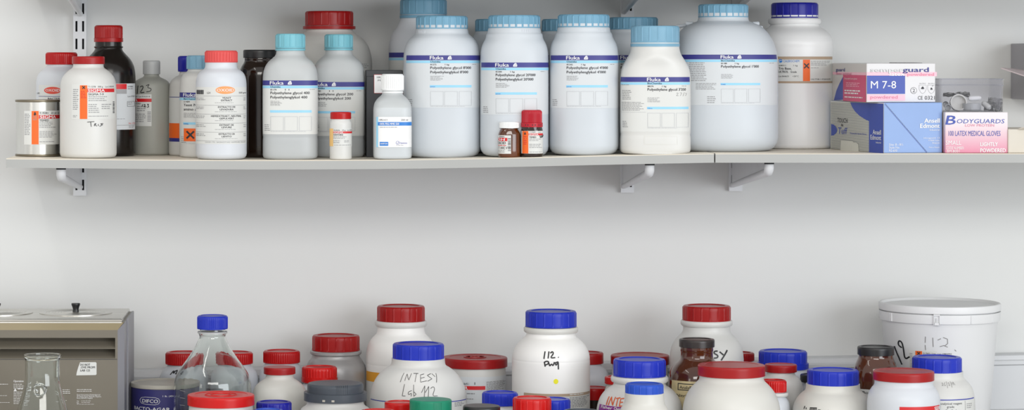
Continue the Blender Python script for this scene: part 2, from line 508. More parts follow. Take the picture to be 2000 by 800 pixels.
# dado trunking, running very slightly uphill along the wall
mb = MB()
prof = [(0, -.108), (-.044, -.108), (-.046, -.104), (-.046, -.020), (-.050, -.018), (-.050, -.011), (-.046, -.009), (-.044, -.001), (-.040, .0), (0, .0)]
R = []
for X in (-1.55, -.36, .47, .96, 2.15):
    Z = {-1.55: 1.0275, -.36: 1.0425, .47: 1.0550, .96: 1.0665, 2.15: 1.087}[X]
    R.append([(X, y, Z + z) for y, z in prof])
mb.rings(R, 'trunk_white', True, False)
structure(mb.build('trim_1', bevel=.0006))
mb = MB(); mb.box(-1.55, 2.15, -.02, 0, BENCH, .962, 'bench_dark'); structure(mb.build('trim_2'))
# bench
root = thing('lab_bench', 'long pale grey laboratory bench carrying the lower crowd of bottles', 'bench', (.3, -.38, 0))
mb = MB(); mb.box(-1.85, 1.85, -.36, .359, BENCH - .03, BENCH, 'bench_top'); mb.build('worktop', root, bevel=.003)
mb = MB(); mb.box(-1.8, 1.8, -.30, .35, 0, BENCH - .03, 'shelf_face'); mb.build('carcass', root)

# ------------------------------------------------------------------ shelf boards
def board(name, label, xs, zf, T=.0168):
    root = thing(name, label, 'shelf', (sum((xs[0], xs[-1])) / 2, 0, zf(xs[0])), 'shelf boards')
    ox, oz = root.location.x, root.location.z
    mb = MB(); R = []
    e = .0016
    for X in xs:
        z = zf(X) - oz
        R.append([(X - ox, -.016, z - T), (X - ox, -.416, z - T), (X - ox, SHF, z - T), (X - ox, SHF, z - e), (X - ox, SHF + e, z - .0002), (X - ox, -.016, z)])
    n = 6; bs = [mb.add(r) for r in R]
    for a, b in zip(bs, bs[1:]):
        for i in range(n):
            j = (i + 1) % n
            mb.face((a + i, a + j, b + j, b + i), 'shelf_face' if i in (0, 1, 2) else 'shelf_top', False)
    mb.face([bs[0] + i for i in reversed(range(n))], 'shelf_face'); mb.face([bs[-1] + i for i in range(n)], 'shelf_face')
    mb.build('board', root)
    return root
xa = (12 - EX) / S(SHF)
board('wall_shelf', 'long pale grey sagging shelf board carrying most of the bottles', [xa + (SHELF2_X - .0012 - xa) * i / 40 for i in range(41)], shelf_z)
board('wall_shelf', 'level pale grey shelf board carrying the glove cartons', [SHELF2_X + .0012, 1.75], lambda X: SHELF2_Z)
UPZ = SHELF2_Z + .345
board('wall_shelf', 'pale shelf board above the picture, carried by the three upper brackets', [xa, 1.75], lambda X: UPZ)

# ------------------------------------------------------------------ twin-slot uprights and brackets
def upright(px, foot_py, label):
    X = (px - EX) / 1000.0; z0 = PZ(foot_py, -.015); z1 = 2.15
    W = .0255
    root = thing('shelf_upright', label, 'shelf upright', (X, 0, z0), 'slotted shelf uprights')
    mb = MB(); h = z1 - z0; t = .0016; d = .0145; m = 'steel_white'
    mb.box(-W / 2, -W / 2 + t, -d, 0, 0, h, m); mb.box(W / 2 - t, W / 2, -d, 0, 0, h, m)
    mb.box(-W / 2 + t, -.0085, -d, -d + t, 0, h, m); mb.box(.0085, W / 2 - t, -d, -d + t, 0, h, m); mb.box(-.0045, .0045, -d, -d + t, 0, h, m)
    p = .0343; z = .0108
    zb = 0.0
    while z + .0205 < h:
        for a in (-.0085, .0045): mb.box(a, a + .004, -d, -d + t, zb, z, m)
        zb = z + .0205; z += p
    for a in (-.0085, .0045): mb.box(a, a + .004, -d, -d + t, zb, h, m)
    mb.box(-W / 2 + t, W / 2 - t, -.0012, -.0002, 0, h, 'dark_gap')  # dark sheet behind the slots, shade of the channel interior put in as colour
    mb.build('slotted_channel', root)
    return root
upright(157, 382, 'white slotted steel upright behind the tin and dark brown bottle')
upright(1224, 376, 'white slotted steel upright behind the smaller light-blue-capped bottle, second of three')
upright(1435, 373, 'white slotted steel upright behind the biggest round bottle, third of three')

def bracket(px, root_py, tip_px, zt, side, label, length=.375):
    """pressed bracket: a deep web at the wall, a slanting folded lower edge and a rounded nose under the shelf"""
    X = (px - EX) / 1000.0 + side * .0065
    zb = PZ(root_py, -.016)
    yt = -.016 - length
    Xt = (tip_px - EX) / S(yt + .01) - X
    root = thing('shelf_bracket', label, 'shelf bracket', (X, -.016, zb), 'shelf brackets')
    z1 = zt - zb - .0004
    mb = MB(); t = .0022; m = 'steel_white'
    def q(y, z, w): x = Xt * (-y / length); return [(x - w, y, z), (x + w, y, z)]
    # web
    a = q(-.0, .004, t); b = q(-length + .02, z1 - .014, t); c = q(-length + .02, z1, t); d = q(0, z1, t)
    mb.hexa([a[0], a[1], b[1], b[0], d[0], d[1], c[1], c[0]], m)
    mb.build('web', root)
    # folded, thickened lower flange with rounded nose
    mb = MB(); pts = []; rad = []
    for k in range(9):
        f = k / 8; pts.append((Xt * f * .97, -length * .97 * f, .004 + (z1 - .022) * f)); rad.append(.0052 + .0030 * f)
    for k, (dy, dz, r) in enumerate(((.004, .004, .0088), (.008, .010, .0088), (.009, .0160, .0082))):
        pts.append((Xt, -length * .97 - dy, .004 + z1 - .022 + dz)); rad.append(r)
    mb.tube(pts, rad, m, 14); mb.build('flange', root)
    mb = MB(); mb.lathe([(.0090, z1 - .0034), (.0090, z1)], 'dark_gap', 20, c=(Xt, -length * .97 - .009)); mb.build('rubber_pad', root)
    return root
T = .0168
bracket(157, 369, 120, shelf_z(-.466) - T, 0.2, 'white bracket under the shelf end below the tin')
bracket(1224, 367, 1268, shelf_z(.60) - T, -1, 'white bracket under the long shelf just before its joint')
bracket(1435, 365, 1501, SHELF2_Z - T, -.9, 'white bracket under the second shelf just past the joint')
bracket(157, 31, 120, UPZ - T, 0.2, 'white bracket foot at the photo top above the red-capped dark bottle')
bracket(1224, 27, 1268, UPZ - T, -1, 'white upper bracket at the photo top above the hindmost blue cap')
bracket(1435, 25, 1501, UPZ - T, -.9, 'pale upper bracket peeking out behind the biggest bottle')

# ------------------------------------------------------------------ the row of bottles on the shelf
LB = 'reagent bottles on the wall shelf'
def fluka(P, x0, x1, xt, y0, title, sub='Chemika', num='81272', qty='1 kg', bottom=None, tw=78, second=None, k=1.0, bar=None, paper='paper'):
    bt = bottom or y0 + 102 * k
    P.rect(x0, x1, y0, bt, paper, 0)
    P.rect(x0, x1, y0, y0 + 9.6 * k, 'navy', 1); P.rect(x0, x1, y0 + 10.3 * k, y0 + 15 * k, 'sky', 1)
    P.text('Fluka', xt - 1, xt + 25 * k, y0 + 8.0 * k, 6.6 * k, 'print_white', .03, 3)
    c = xt + 37 * k; y = y0 + 4.7 * k
    P.poly([(c - 4, y + 3), (c - 3.4, y), (c - 1, y - 3.2), (c + 1.8, y - 4), (c + 3.6, y - 1), (c + 4, y + 2), (c + 3, y + 3.4), (c - 2, y + 3.6)], 'print_white', 3)
    P.stroke([(c - 1.6, y + 3.4), (c + .6, y - 2.6)], .5, 'navy', 4); P.stroke([(c + 1.2, y + 3.4), (c + 2.8, y - 1.6)], .5, 'navy', 4)
    P.text(sub, xt, xt + len(sub) * 2.75 * k, y0 + 14.0 * k, 3.4 * k, 'ink', .02, 3)
    P.text(num, xt, xt + 11.5 * k, y0 + 19.4 * k, 2.9 * k, 'ink', .03, 2); P.text(qty, xt + 28 * k, xt + 36 * k, y0 + 19.4 * k, 2.9 * k, 'ink', .03, 2)
    P.text(title, xt, xt + tw * k, y0 + 26.6 * k, 4.9 * k, 'ink', .035, 2)
    if second: P.text(second[0], xt, xt + second[1] * k, y0 + 35.0 * k, 4.9 * k, 'ink', .035, 2)
    P.lines(xt, xt + 26 * k, y0 + 40 * k, y0 + 50 * k, 5, 'ink_grey')
    P.rect(xt - 1, xt + 79 * k, y0 + 58 * k, y0 + 62.6 * k, 'sky', 1)
    if bar: P.text(bar, xt, xt + 9 * k, y0 + 62 * k, 2.4, 'print_blue', .02, 2)
    for a, b in ((0, 25), (27, 52), (55, 79)): P.frame(xt + a * k, xt + b * k, y0 + 70 * k, y0 + 98 * k, 'ink_pale', .55, 2)
    P.lines(xt, xt + 75 * k, y0 + 99 * k, y0 + 101 * k, 1, 'ink_pale')
    P.lines(x0 + 4, x0 + 15, y0 + 86 * k, y0 + 100 * k, 4, 'ink_grey')
    P.lines(x1 - 16, x1 - 5, y0 + 17 * k, y0 + 19.5 * k, 1, 'ink_grey')
def cross(P, cx, cy, a, w, m='ink', layer=3):
    P.stroke([(cx - a, cy - a), (cx + a, cy + a)], w, m, layer); P.stroke([(cx - a, cy + a), (cx + a, cy - a)], w, m, layer)

# tin can
def tin():
    yd = -.293; s = S(yd); X = (74 - EX) / s; base = shelf_z(X); r = 43 / s; h = PZ(195, yd - r) - base
    root = thing('tin_can', 'shiny steel tin with orange-striped label at the long shelf end', 'tin', (X, yd, base))
    mb = MB(); P = [(r * .93, .002), (r, .0015), (r, .004)] + [(r - .0008, .0045 + (h - .009) * k / 10) for k in range(11)] + [(r, h - .004), (r, h - .001), (r * .94, h - .003), (.001, h - .003)]
    mb.lathe([(.001, .002)] + P, 'tin', 80); mb.build('body', root)
    for z, nm in ((.0024, 'bottom_rim'), (h - .0022, 'top_rim')):
        mb = MB(); mb.lathe([(r - .002, z - .0022), (r + .0009, z - .002), (r + .0012, z), (r + .0009, z + .002), (r - .002, z + .0022)], 'tin_rim', 80); mb.build(nm, root)
    full = [(r, r, 2, 0), (r, r, 2, h)]
    P = Print(Round(X, yd, base, full, h / 2))
    P.rect(47.5, 116, 216, 282, 'paper', 0); P.rect(62, 75.5, 216.5, 281.5, 'print_orange', 1)
    P.text('T-9281   25 ml  Lot', 77, 115, 222, 3.2, 'ink', .02); P.rect(76, 116, 224.5, 231.6, 'print_red', 1)
    P.text('SIGMA', 78, 108, 231, 5.6, 'print_white', .04, 3); P.text('TEMED', 77, 95, 236.6, 3.6, 'ink', .03)
    P.lines(77, 108, 238, 251, 4); P.lines(77, 112, 256, 270, 5); P.lines(77, 114, 276, 279, 1); P.lines(48.5, 60, 222, 265, 13); P.lines(64, 73, 226, 236, 3, 'ink_grey')
    P.poly([(66, 224), (67, 220), (68.6, 217.6), (70, 220.5), (71, 223), (69, 225), (67, 225)], 'ink', 3)
    P.build('label_print', root)
tin()

# tall red-capped white bottle behind the tin
b = bottle('reagent_bottle', 'white bottle with a dark red ribbed cap standing behind the tin', 120, -.185, [(28, 124), (28, 130), (35, 135), (44, 142), (48.5, 153), (49.5, 166), (49.5, 240)], 'white_cool', cap=(31, 102, 126, 'fine', 'red'), group=LB, vref=190)
P = Print(b.surf); P.rect(76, 168, 166, 250, 'paper', 0); P.oval(103, 176.4, 16.5, 7, 'oxoid_red', 1); P.text('OXOID', 89.5, 117, 178.6, 4.8, 'print_white', .02, 3)
P.text('L42', 73, 78, 183.5, 3, 'ink', .02); P.rect(76, 165, 187.6, 188.4, 'navy', 2); P.text('BACTERIOL', 94, 128, 194, 3.4, 'ink', .03); P.build('label_print', b.root)

# white bottle marked TRIS
b = bottle('reagent_bottle', 'round-shouldered white bottle with flat red cap marked TRIS in pen', 172.5, -.342, [(29.6, 124), (29.8, 132), (37, 136), (47, 145), (53, 156), (55, 170), (55.3, 250)], 'white', cap=(32, 110, 125, 'smooth', 'red_lid', dict(recess=0)), group=LB, corner=9, vref=200)
P = Print(b.surf); P.rect(140, 225.6, 164, 232.5, 'paper', 0); P.rect(156.2, 170.5, 166.4, 232, 'print_orange', 1); cross(P, 163.5, 170.6, 2.6, 1.7)
P.text('T-1378   500 g    Lot 21K0139', 172.5, 222, 170.6, 3, 'ink'); P.rect(170.5, 223, 173, 180, 'print_red', 1); P.text('SIGMA', 171.5, 204, 179.3, 5.4, 'print_white', .04, 3)
P.text('SIGMA 7-9', 172.8, 202, 185.8, 3.7, 'ink', .02); P.lines(173, 217, 188, 199, 3); P.lines(173, 195, 203, 222, 5); P.lines(198, 218, 203, 215, 3); P.lines(173, 220, 226, 229, 1); P.lines(143, 154, 174, 216, 11); P.lines(143, 152, 225, 230, 2); P.lines(158, 169, 178, 193, 5, 'print_red')
for i in range(9): P.rect(219.6, 223, 198.5 + i * 2.6, 199.6 + i * 2.6 + (i % 3) * .3, 'ink', 2)
P.build('label_print', b.root)
P = Print(b.surf); P.pen([[(752, 440), (820, 435)], [(785, 440), (790, 485)], [(820, 480), (822, 455), (840, 455), (825, 468), (845, 480)], [(858, 460), (858, 478)], [(905, 455), (878, 458), (900, 468), (870, 482)]], 1.15, 'marker', (20, 150), .2); P.build('handwritten_lettering', b.root)

# dark amber bottle
b = bottle('reagent_bottle', 'tall dark brown glass bottle with a red screw cap beside the wall upright', 212, -.228, [(26, 78), (26, 91), (27, 98), (33, 105), (43, 115), (49.5, 127), (52.5, 142), (53, 160), (53, 250)], 'amber_black', cap=(27.5, 49, 74, 'fine', 'red_dark', dict(skirt=False)), tamper=(28.5, 74, 82, 'red_dark'), group=LB, vref=210)
mb = MB(); r = 28.6 / b.s; z = PZ(92, b.y) - b.base; mb.lathe([(r - .004, z - .002), (r - .0006, z - .0016), (r, z), (r - .0006, z + .0016), (r - .004, z + .002)], 'amber_black', 64); mb.build('neck_bead', b.root)
P = Print(b.surf); P.rect(175, 263.6, 163, 253, 'paper_cool', 0); P.rect(175, 247, 163.6, 174, 'print_red', 1); P.rect(175, 247, 174.5, 183, 'print_grey', 1); P.text('07080', 249, 259, 170.5, 2.6, 'ink'); P.lines(249, 261, 172.5, 177, 1)
P.text('Lot 57263', 249, 262, 189.5, 2.8, 'ink'); P.frame(248, 262.5, 198, 208, 'ink', .5, 2); P.lines(249.5, 261, 200, 206, 2); P.lines(228, 247, 231.5, 234, 1); P.text('N-1723', 251, 263, 242.5, 3, 'print_red'); P.rect(176, 263, 244, 244.7, 'ink_grey', 2); P.lines(251, 263, 246, 251.5, 2); P.build('label_print', b.root)

# translucent bottle marked 123
b = bottle('squeeze_bottle', 'frosted grey translucent bottle with pale cap, 123 handwritten at its shoulder', 296, -.168, [(14.5, 143), (15, 150), (25, 154), (33, 159), (38, 168), (38.5, 250)], 'natural_grey', cap=(17, 118, 145, 'none', 'cap_nat'), group=LB, vref=200)
P = Print(b.surf); P.rect(262, 296, 184, 246, 'paper_old' if 0 else 'paper', 0); P.text('ml   Lot 81K0018', 266, 293, 189.6, 2.8, 'ink'); P.rect(262, 296, 192.4, 198.8, 'print_red', 1); P.text('SIGMA', 246, 269, 198, 5, 'print_white', .04, 3); P.text('X-100', 260, 275, 203.5, 3, 'ink')
P.lines(268, 286, 207, 219, 3); P.lines(266, 286, 222, 240, 5)
for i in range(7): P.rect(288, 295, 217.5 + i * 3, 219 + i * 3, 'ink_grey', 2)
P.build('label_print', b.root)
P = Print(b.surf); P.pen([[(1245, 85), (1242, 165)], [(1265, 100), (1290, 85), (1300, 105), (1265, 158), (1310, 150)], [(1325, 85), (1362, 70), (1335, 105), (1378, 112), (1372, 140), (1330, 146)]], 1.5, 'marker', (20, 150), .2)
P.pen([[(1295, 268), (1292, 292)], [(1305, 274), (1318, 266), (1320, 280), (1306, 294), (1330, 290)], [(1338, 268), (1354, 265), (1345, 278), (1356, 290), (1338, 298)]], 1.3, 'marker', (20, 150), .2, 4); P.build('handwritten_lettering', b.root)

# two blue-capped bottles behind the salmon-capped one
b = bottle('reagent_bottle', 'white bottle with dark blue cap, mostly hidden, beside the frosted 123 bottle', 370, -.188, [(19, 138), (19.5, 146), (28, 150), (36, 157), (40, 168), (40.5, 250)], 'white_grey', cap=(22.5, 109, 140, 'fine', 'blue_deep'), group=LB, vref=220)
P = Print(b.surf); P.rect(331, 409, 189, 277, 'paper', 0); P.rect(331, 409, 189, 190.2, 'navy', 1); P.rect(331, 380, 240.5, 269.5, 'print_orange', 1); P.rect(331, 409, 269.5, 276.5, 'navy', 1); P.build('label_print', b.root)
b = bottle('reagent_bottle', 'white bottle with pale blue cap and orange hazard square, behind the salmon-capped one', 395, -.270, [(28, 133), (28.5, 139), (35, 143), (41, 150), (44, 163), (44.5, 250)], 'white', cap=(31, 108, 135, 'tall', 'blue_pale'), group=LB, vref=220)
P = Print(b.surf); fluka(P, 351, 439, 359.5, 180.6, 'Yeast Nitrogen', 'BioChemika', '51484', '100 g', bottom=281, tw=52, second=('amino acids', 40), bar='for microbiology'); P.rect(360, 388, 250.6, 275.6, 'print_orange', 3); cross(P, 372.5, 263, 7, 3.4, layer=5); P.build('label_print', b.root)

# salmon-capped yeast extract
b = bottle('reagent_bottle', 'white round bottle with salmon pink ribbed cap and yeast extract label', 432, -.362, [(31, 121), (31.5, 133), (38, 137), (45, 143), (49, 154), (50, 170), (50, 250)], 'white_cool', cap=(32.3, 98.5, 122, 'coarse', 'salmon'), group=LB, corner=11, vref=220)
P = Print(b.surf); P.rect(383, 480.5, 170, 281, 'paper', 0); P.oval(440, 175.8, 18.7, 7.6, 'oxoid_orange', 1); P.text('OXOID', 423.5, 456.5, 178.5, 5.4, 'print_white', .03, 3)
for i in range(12): P.rect(384.5 + i * 1.15, 385.1 + i * 1.15 + (i % 3) * .2, 175.5, 184, 'ink', 2)
P.text('L21', 405, 411, 182.6, 3.2, 'ink', .02); P.text('500 gram', 466, 480, 182.4, 3, 'ink')
for y in (187, 205, 222.4, 240, 257.6, 274.4): P.rect(384, 480, y, y + .5, 'ink_grey', 2)
for t, c, w, y in (('YEAST', 442.5, 17, 192.6), ('EXTRACT', 442.5, 21, 197.4), ('EXTRACTO DE', 442.5, 33, 210.4), ('LEVADURA', 442.5, 26, 215.2), ('HEFEEXTRAKT, NEUTRAL', 441.5, 58, 228), ('GEPULVERT', 442.5, 28, 232.8), ('EXTRAIT DE', 442.5, 27, 245.4), ('LEVURE', 442.5, 19, 250), ('ESTRATTO DI', 442.5, 30, 263), ('LIEVITO', 442.5, 19, 267.8)): P.text(t, c - w / 2, c + w / 2, y, 3.3, 'ink', .03)
for y in (200, 217.5, 235, 252.2, 270): P.lines(420, 466, y, y + 2, 1, 'ink_grey'); P.lines(384, 404, y - 9, y - 3, 2); P.lines(475, 480.5, y - 9, y - 2, 2)
P.text('OXOID LTD., BASINGSTOKE, HAMPSHIRE, ENGLAND', 401, 479, 278.6, 2.4, 'ink_grey'); P.build('label_print', b.root)

# dark brown jar
b = bottle('jar', 'dark brown glass jar with a wide black lid behind the two pale bottles', 508, -.255, [(30, 111), (31, 115), (30.5, 119), (33, 124), (38, 132), (41, 142), (41.5, 160), (41.5, 250)], 'amber', cap=(33, 97, 113, 'none', 'black_cap'), group=LB, vref=220)

# two translucent 1 l bottles
def litre(label, cx, yd, k, y0, dx, num, a, liquid_py, txt_y, x0, x1, foot):
    hw = 54 * k
    pr = [(27 * k, y0 + 31 * k), (28 * k, y0 + 42 * k), (35 * k, y0 + 48 * k), (44.5 * k, y0 + 56 * k), (51 * k, y0 + 68 * k), (53.6 * k, y0 + 82 * k), (54 * k, y0 + 100 * k), (54 * k, foot), (53 * k, foot + 5), (53.8 * k, foot + 10), (53.8 * k, foot + 28)]
    b = bottle('reagent_bottle', label, cx, yd, pr, 'natural_pe', cap=(29.3 * k, y0, y0 + 28.5 * k, 'tall', 'blue_cyan'), tamper=(29.6 * k, y0 + 29 * k, y0 + 33.4 * k, 'blue_cyan'), group=LB, n=3.2, ry=.8, corner=8, vref=foot - 30)
    zl = PZ(liquid_py, yd) - b.base
    P2 = [(rx - .0016, max(.0006, ryy - .0016), nn, max(z, .0016)) for rx, ryy, nn, z in b.prof if z < zl and rx > .002]
    last = b.surf.at(zl); P2.append((last[0] - .0016, last[1] - .0016, last[2], zl)); P2.append((.0008, .0008, 2.0, zl)); P2 = [(.0008, .0008, 2.0, .0016)] + P2
    mb = MB(); mb.lathe(P2, 'liquid_grey', 64); mb.build('liquid', b.root)
    P = Print(b.surf); fluka(P, x0, x1, dx, txt_y, 'Polyethylene glycol ' + a, num=num, qty='1 l', bottom=foot, tw=75, second=('Polyethylenglykol ' + a, 70.5), k=1.0 * (k + 1) / 2); P.build('label_print', b.root)
    return b
litre('translucent square bottle with turquoise cap, glycol 400 on its label', 567, -.352, 1.0, 65.5, 529, '81170', '400', 236, 157, 513.4, 620.4, 262)
litre('translucent square bottle with turquoise cap, glycol 200 on its label', 661.5, -.258, .952, 66.5, 616 - 0, '81150', '200', 240, 160, 611, 711.5, 265)

# small white vial with red cap
b = bottle('vial', 'small white vial with a plain red cap at the shelf edge before the translucent bottle', 665.5, -.388, [(19, 231), (19, 235), (21.3, 239), (21.6, 243), (21.6, 270)], 'white', cap=(20.3, 218, 232.5, 'none', 'red'), group=LB, corner=3, vref=265)
P = Print(b.surf); P.rect(644, 687.2, 251, 286, 'paper', 0); P.rect(644, 651, 251, 285.5, 'print_peach', 1); P.text('X-0626   10 g   Lot 50H', 652, 686, 255.2, 2.4, 'ink'); P.rect(651, 687, 256.4, 260.2, 'print_red', 1); P.text('SIGMA', 652, 670, 259.8, 2.9, 'print_white', .03, 3)
P.text('XANTHINE', 651.5, 670, 264.4, 2.7, 'ink', .03); P.lines(651.5, 680, 266.5, 272, 2); P.lines(651.5, 668, 274, 281, 2); P.lines(672, 683, 274, 279, 2); P.lines(653, 685, 282.5, 285, 1); P.build('label_print', b.root)

# big red-capped bottle behind
b = bottle('reagent_bottle', 'big white bottle with a wide dark red cap at the back of the shelf', 643, -.108, [(45, 54), (46, 60), (49, 64), (61, 72), (73, 83), (80, 98), (83.5, 116), (84, 130), (84, 250)], 'white_grey', cap=(47.5, 21, 50, 'wide', 'red_dark'), tamper=(51.5, 50.4, 56.8, 'red_dark'), group=LB, vref=180)
P = Print(b.surf); P.rect(585, 722, 124, 200, 'paper', 0); P.rect(585, 650, 127, 132, 'print_red', 1); P.lines(590, 620, 133, 150, 5); P.lines(692, 722, 124.5, 135, 3, 'ink_grey'); P.build('label_print', b.root)

# black box with a white sticker
def blackbox():
    yf = -.288; s = S(yf); x0 = (715.5 - EX) / s; x1 = (786 - EX) / s; X = (x0 + x1) / 2; base = shelf_z(X); h = PZ(137, yf) - base; d = .088
    root = thing('carton', 'tall black cardboard carton with a white sticker behind the square clear bottle', 'box', (X, yf + d / 2, base))
    w = (x1 - x0) / 2
    mb = MB(); mb.box(-w, w, -d / 2, d / 2, 0, h - .002, 'box_black'); mb.build('body', root, bevel=.0012)
    mb = MB(); mb.box(-w - .0006, w + .0006, -d / 2 - .0006, d / 2, h - .012, h, 'box_black'); mb.build('lid', root, bevel=.0012)
    P = Print(Flat(root, (x0, yf, base), (1, 0, 0), (0, -1, 0)))
    P.s.o.y -= .0004
    P.rect(730.5, 788, 145.4, 182, 'print_red', 1); P.rect(731, 788, 146, 181.4, 'print_white', 2); P.text('10K', 736, 744, 152.5, 3.4, 'ink', .02, 3); P.text('M', 738, 743, 158.5, 3.4, 'ink', .02, 3); P.build('sticker_print', root)
blackbox()

# square clear bottle
b = bottle('reagent_bottle', 'small square translucent bottle with white cap and bright blue label band', 766.5, -.384, [(19.5, 176), (20, 181), (20.5, 185), (27, 190), (34, 198), (37, 208), (37.5, 222), (37.5, 270)], 'natural_pe', cap=(22.3, 144, 177, 'coarse', 'cap_white'), tamper=(20.6, 178, 182, 'cap_white'), group=LB, n=4, ry=.95, corner=7, vref=250)
zl = PZ(208, b.y) - b.base
P2 = [(rx - .0016, ryy - .0016, nn, max(z, .0016)) for rx, ryy, nn, z in b.prof if z < zl and rx > .002] + [(.0008, .0008, 2.0, zl)]
mb = MB(); mb.lathe([(.0008, .0008, 2.0, .0016)] + P2, 'liquid_pale', 64); mb.build('liquid', b.root)
P = Print(b.surf); P.rect(735.5, 803.4, 228, 287, 'print_white', 0); P.rect(735.5, 739, 228, 287, 'sky', 1); P.text('HR2-611', 741.5, 757, 235.4, 3.2, 'ink'); P.text('250 ml', 783, 796, 235.4, 3.2, 'ink'); P.rect(738, 803.4, 238, 245, 'print_blue', 1)
P.text('100% PEG MME 550', 742.5, 779, 243.6, 4.0, 'print_white', .03, 3); P.lines(742.5, 780, 247.6, 250.4, 1, 'ink_grey'); P.rect(742, 758.5, 276.6, 284.4, 'print_blue', 1); P.text('HAMPTON', 743.5, 757, 281.6, 2.8, 'print_white', .02, 3)
P.oval(776.5, 278.5, 3.4, 3.4, 'print_royal', 1); P.oval(776.5, 278.5, 2.8, 2.8, 'print_white', 2); P.stroke([(775, 278.5), (776.4, 280.2), (779, 276)], .6, 'print_royal', 3); P.text('Optimize', 780.5, 794.5, 280.4, 3.2, 'print_royal', .0, 2); P.lines(774, 792, 283, 285, 1); P.build('label_print', b.root)

# back row, sky-blue caps
b = bottle('reagent_bottle', 'white bottle behind, its tall blue cap cut by the top of the photo', 827, -.125, [(44, 34), (46, 42), (53, 54), (62, 67), (67, 84), (68, 100), (68, 250)], 'white_cool', cap=(46, -2, 28, 'wide', 'blue_sky'), tamper=(46.4, 29, 35, 'blue_sky'), group=LB, vref=150)
P = Print(b.surf); fluka(P, 760, 894, 800, 102.5, 'Polyethylene glycol', tw=70); P.build('label_print', b.root)
for i, (cx, tp, lab) in enumerate(((976, 36.5, 'half-hidden white bottle with blue scalloped cap in the gap after glycol 8000'), (1106, 36.5, 'half-hidden white bottle with blue scalloped cap in the gap before glycol 4000'), (1237, 33, 'white bottle with blue scalloped cap behind the smaller glycol 3350 bottle'))):
    b = bottle('reagent_bottle', lab, cx, -.118, [(46, tp + 23), (48, tp + 26), (48.5, tp + 31), (54, tp + 37), (59, tp + 48), (61.5, tp + 64), (61.5, 250)], 'white_pe', cap=(48, tp, tp + 24.4, 'scallop', 'blue_sky'), group=LB, n=2.4, ry=.92, vref=150)
    P = Print(b.surf); fluka(P, cx - 60, cx + 60, cx - 24, 107.5, 'Polyethylene glycol', tw=70); P.build('label_print', b.root)

# the three big glycol bottles
def kilo(label, cx, hw, yd, tp, capdx, x0, x1, xt, y0, a, num, tw, tw2, bottom, ry, n):
    pr = [(49.5, tp + 25), (51.5, tp + 28), (52, tp + 35), (55, tp + 38), (hw - 11, tp + 46), (hw - 4, tp + 58), (hw - .6, tp + 74), (hw, tp + 96), (hw, 250)]
    b = bottle('reagent_bottle', label, cx, yd, pr, 'white_pe', cap=(50.6, tp, tp + 25.6, 'scallop', 'blue_sky'), group=LB, n=n, ry=ry, corner=19, vref=160)
    mb = MB(); s = b.s
    for k in range(5):
        t = math.radians(capdx) + k * .085; r = 52.2 / s; z0 = PZ(tp + 35, yd) - b.base; z1 = PZ(tp + 29, yd) - b.base
        mb.hexa([(r * math.sin(t + q) * w, -r * math.cos(t + q) * w, z) for z in (z0, z1) for q, w in ((-.012, 1.006), (.012, 1.006), (.012, .985), (-.012, .985))], 'white_cool')
    mb.build('grip_rib', b.root)
    P = Print(b.surf); fluka(P, x0, x1, xt, y0, 'Polyethylene glycol ' + a, num=num, bottom=bottom, tw=tw, second=('Polyethylenglykol ' + a, tw2), bar='purum', paper='paper_cool'); P.build('label_print', b.root)
    return b
kilo('large white bottle with blue scalloped cap, glycol 8000 on its label', 863, 75.2, -.305, 30.5, -62, 794, 937.5, 841, 108, "8'000", '81272', 78, 72.5, 210, .82, 2.6)
kilo('large white bottle with blue scalloped cap behind the two little brown vials', 1004.5, 66.6, -.338, 29, 14, 940.5, 1071, 969, 122, "20'000", '81300', 76, 72, 223.6, .88, 2.5)
kilo('large white bottle with blue scalloped cap, glycol 4000 on its label', 1140, 67.6, -.338, 27.5, 30, 1076, 1207, 1107.4, 108, "4'000", '81242', 79, 75, 211, .88, 2.5)

# two brown vials
b = bottle('vial', 'tiny brown glass vial with a white cap, beside the red-capped one', 994.8, -.392, [(17, 248), (17, 252), (19.5, 256), (21.3, 261), (21.6, 266), (21.6, 285)], 'amber_light', cap=(19.3, 237, 250.4, 'fine', 'cap_white'), group=LB, corner=3, vref=280, ry=.9, n=2.4)
P = Print(b.surf); P.rect(973.5, 998.2, 264, 300, 'paper', 0); P.text('R200A', 976, 985.5, 268, 2.3, 'ink', .02); P.rect(973.5, 991, 269, 275.4, 'print_red', 1); P.text('BDH', 970, 985.6, 274.8, 4.8, 'print_white', .04, 3, .2); P.text('E ACID', 973.6, 988, 281.2, 4.6, 'ink', .03); P.lines(974, 991, 283, 286.5, 1, 'print_red')
for i in range(8): P.rect(992.2, 997.6, 270 + i * 3.2, 271.4 + i * 3.2 + (i % 2) * .6, ('ink', 'ink_grey')[i % 3 == 1], 2)
P.pen([[(979, 291), (979.4, 286), (981.6, 291), (982, 286)], [(983.5, 286), (983.5, 291)], [(987, 286), (984.8, 286), (985, 291), (987, 291)], [(988.4, 286.4), (989.5, 291), (991, 285.8)]], .6, 'marker'); P.lines(974, 978, 286, 291, 2, 'ink_grey'); P.lines(974, 988, 293, 299, 2, 'ink_grey'); P.build('label_print', b.root)
b = bottle('vial', 'small brown glass vial with a tall raspberry red safety cap and orange label', 1038.6, -.395, [(20, 247), (20.6, 251), (21.6, 254), (21.6, 285)], 'amber', cap=(20, 214, 239.4, 'fine', 'raspberry', dict(skirt=False)), tamper=(21.4, 239.6, 248.6, 'raspberry'), group=LB, corner=3, vref=280, ry=.95, n=2.3)
mb = MB()
for t in (-.55, .12, .75):
    r = 21.5 / b.s; z = PZ(244, b.y - r) - b.base
    mb.hexa([(r * q * math.sin(t + a), -r * q * math.cos(t + a), z + zz) for zz in (-.0012, .0012) for a, q in ((-.16, 1.004), (.16, 1.004), (.16, .97), (-.16, .97))], 'dark_gap')
mb.build('ring_slot', b.root)
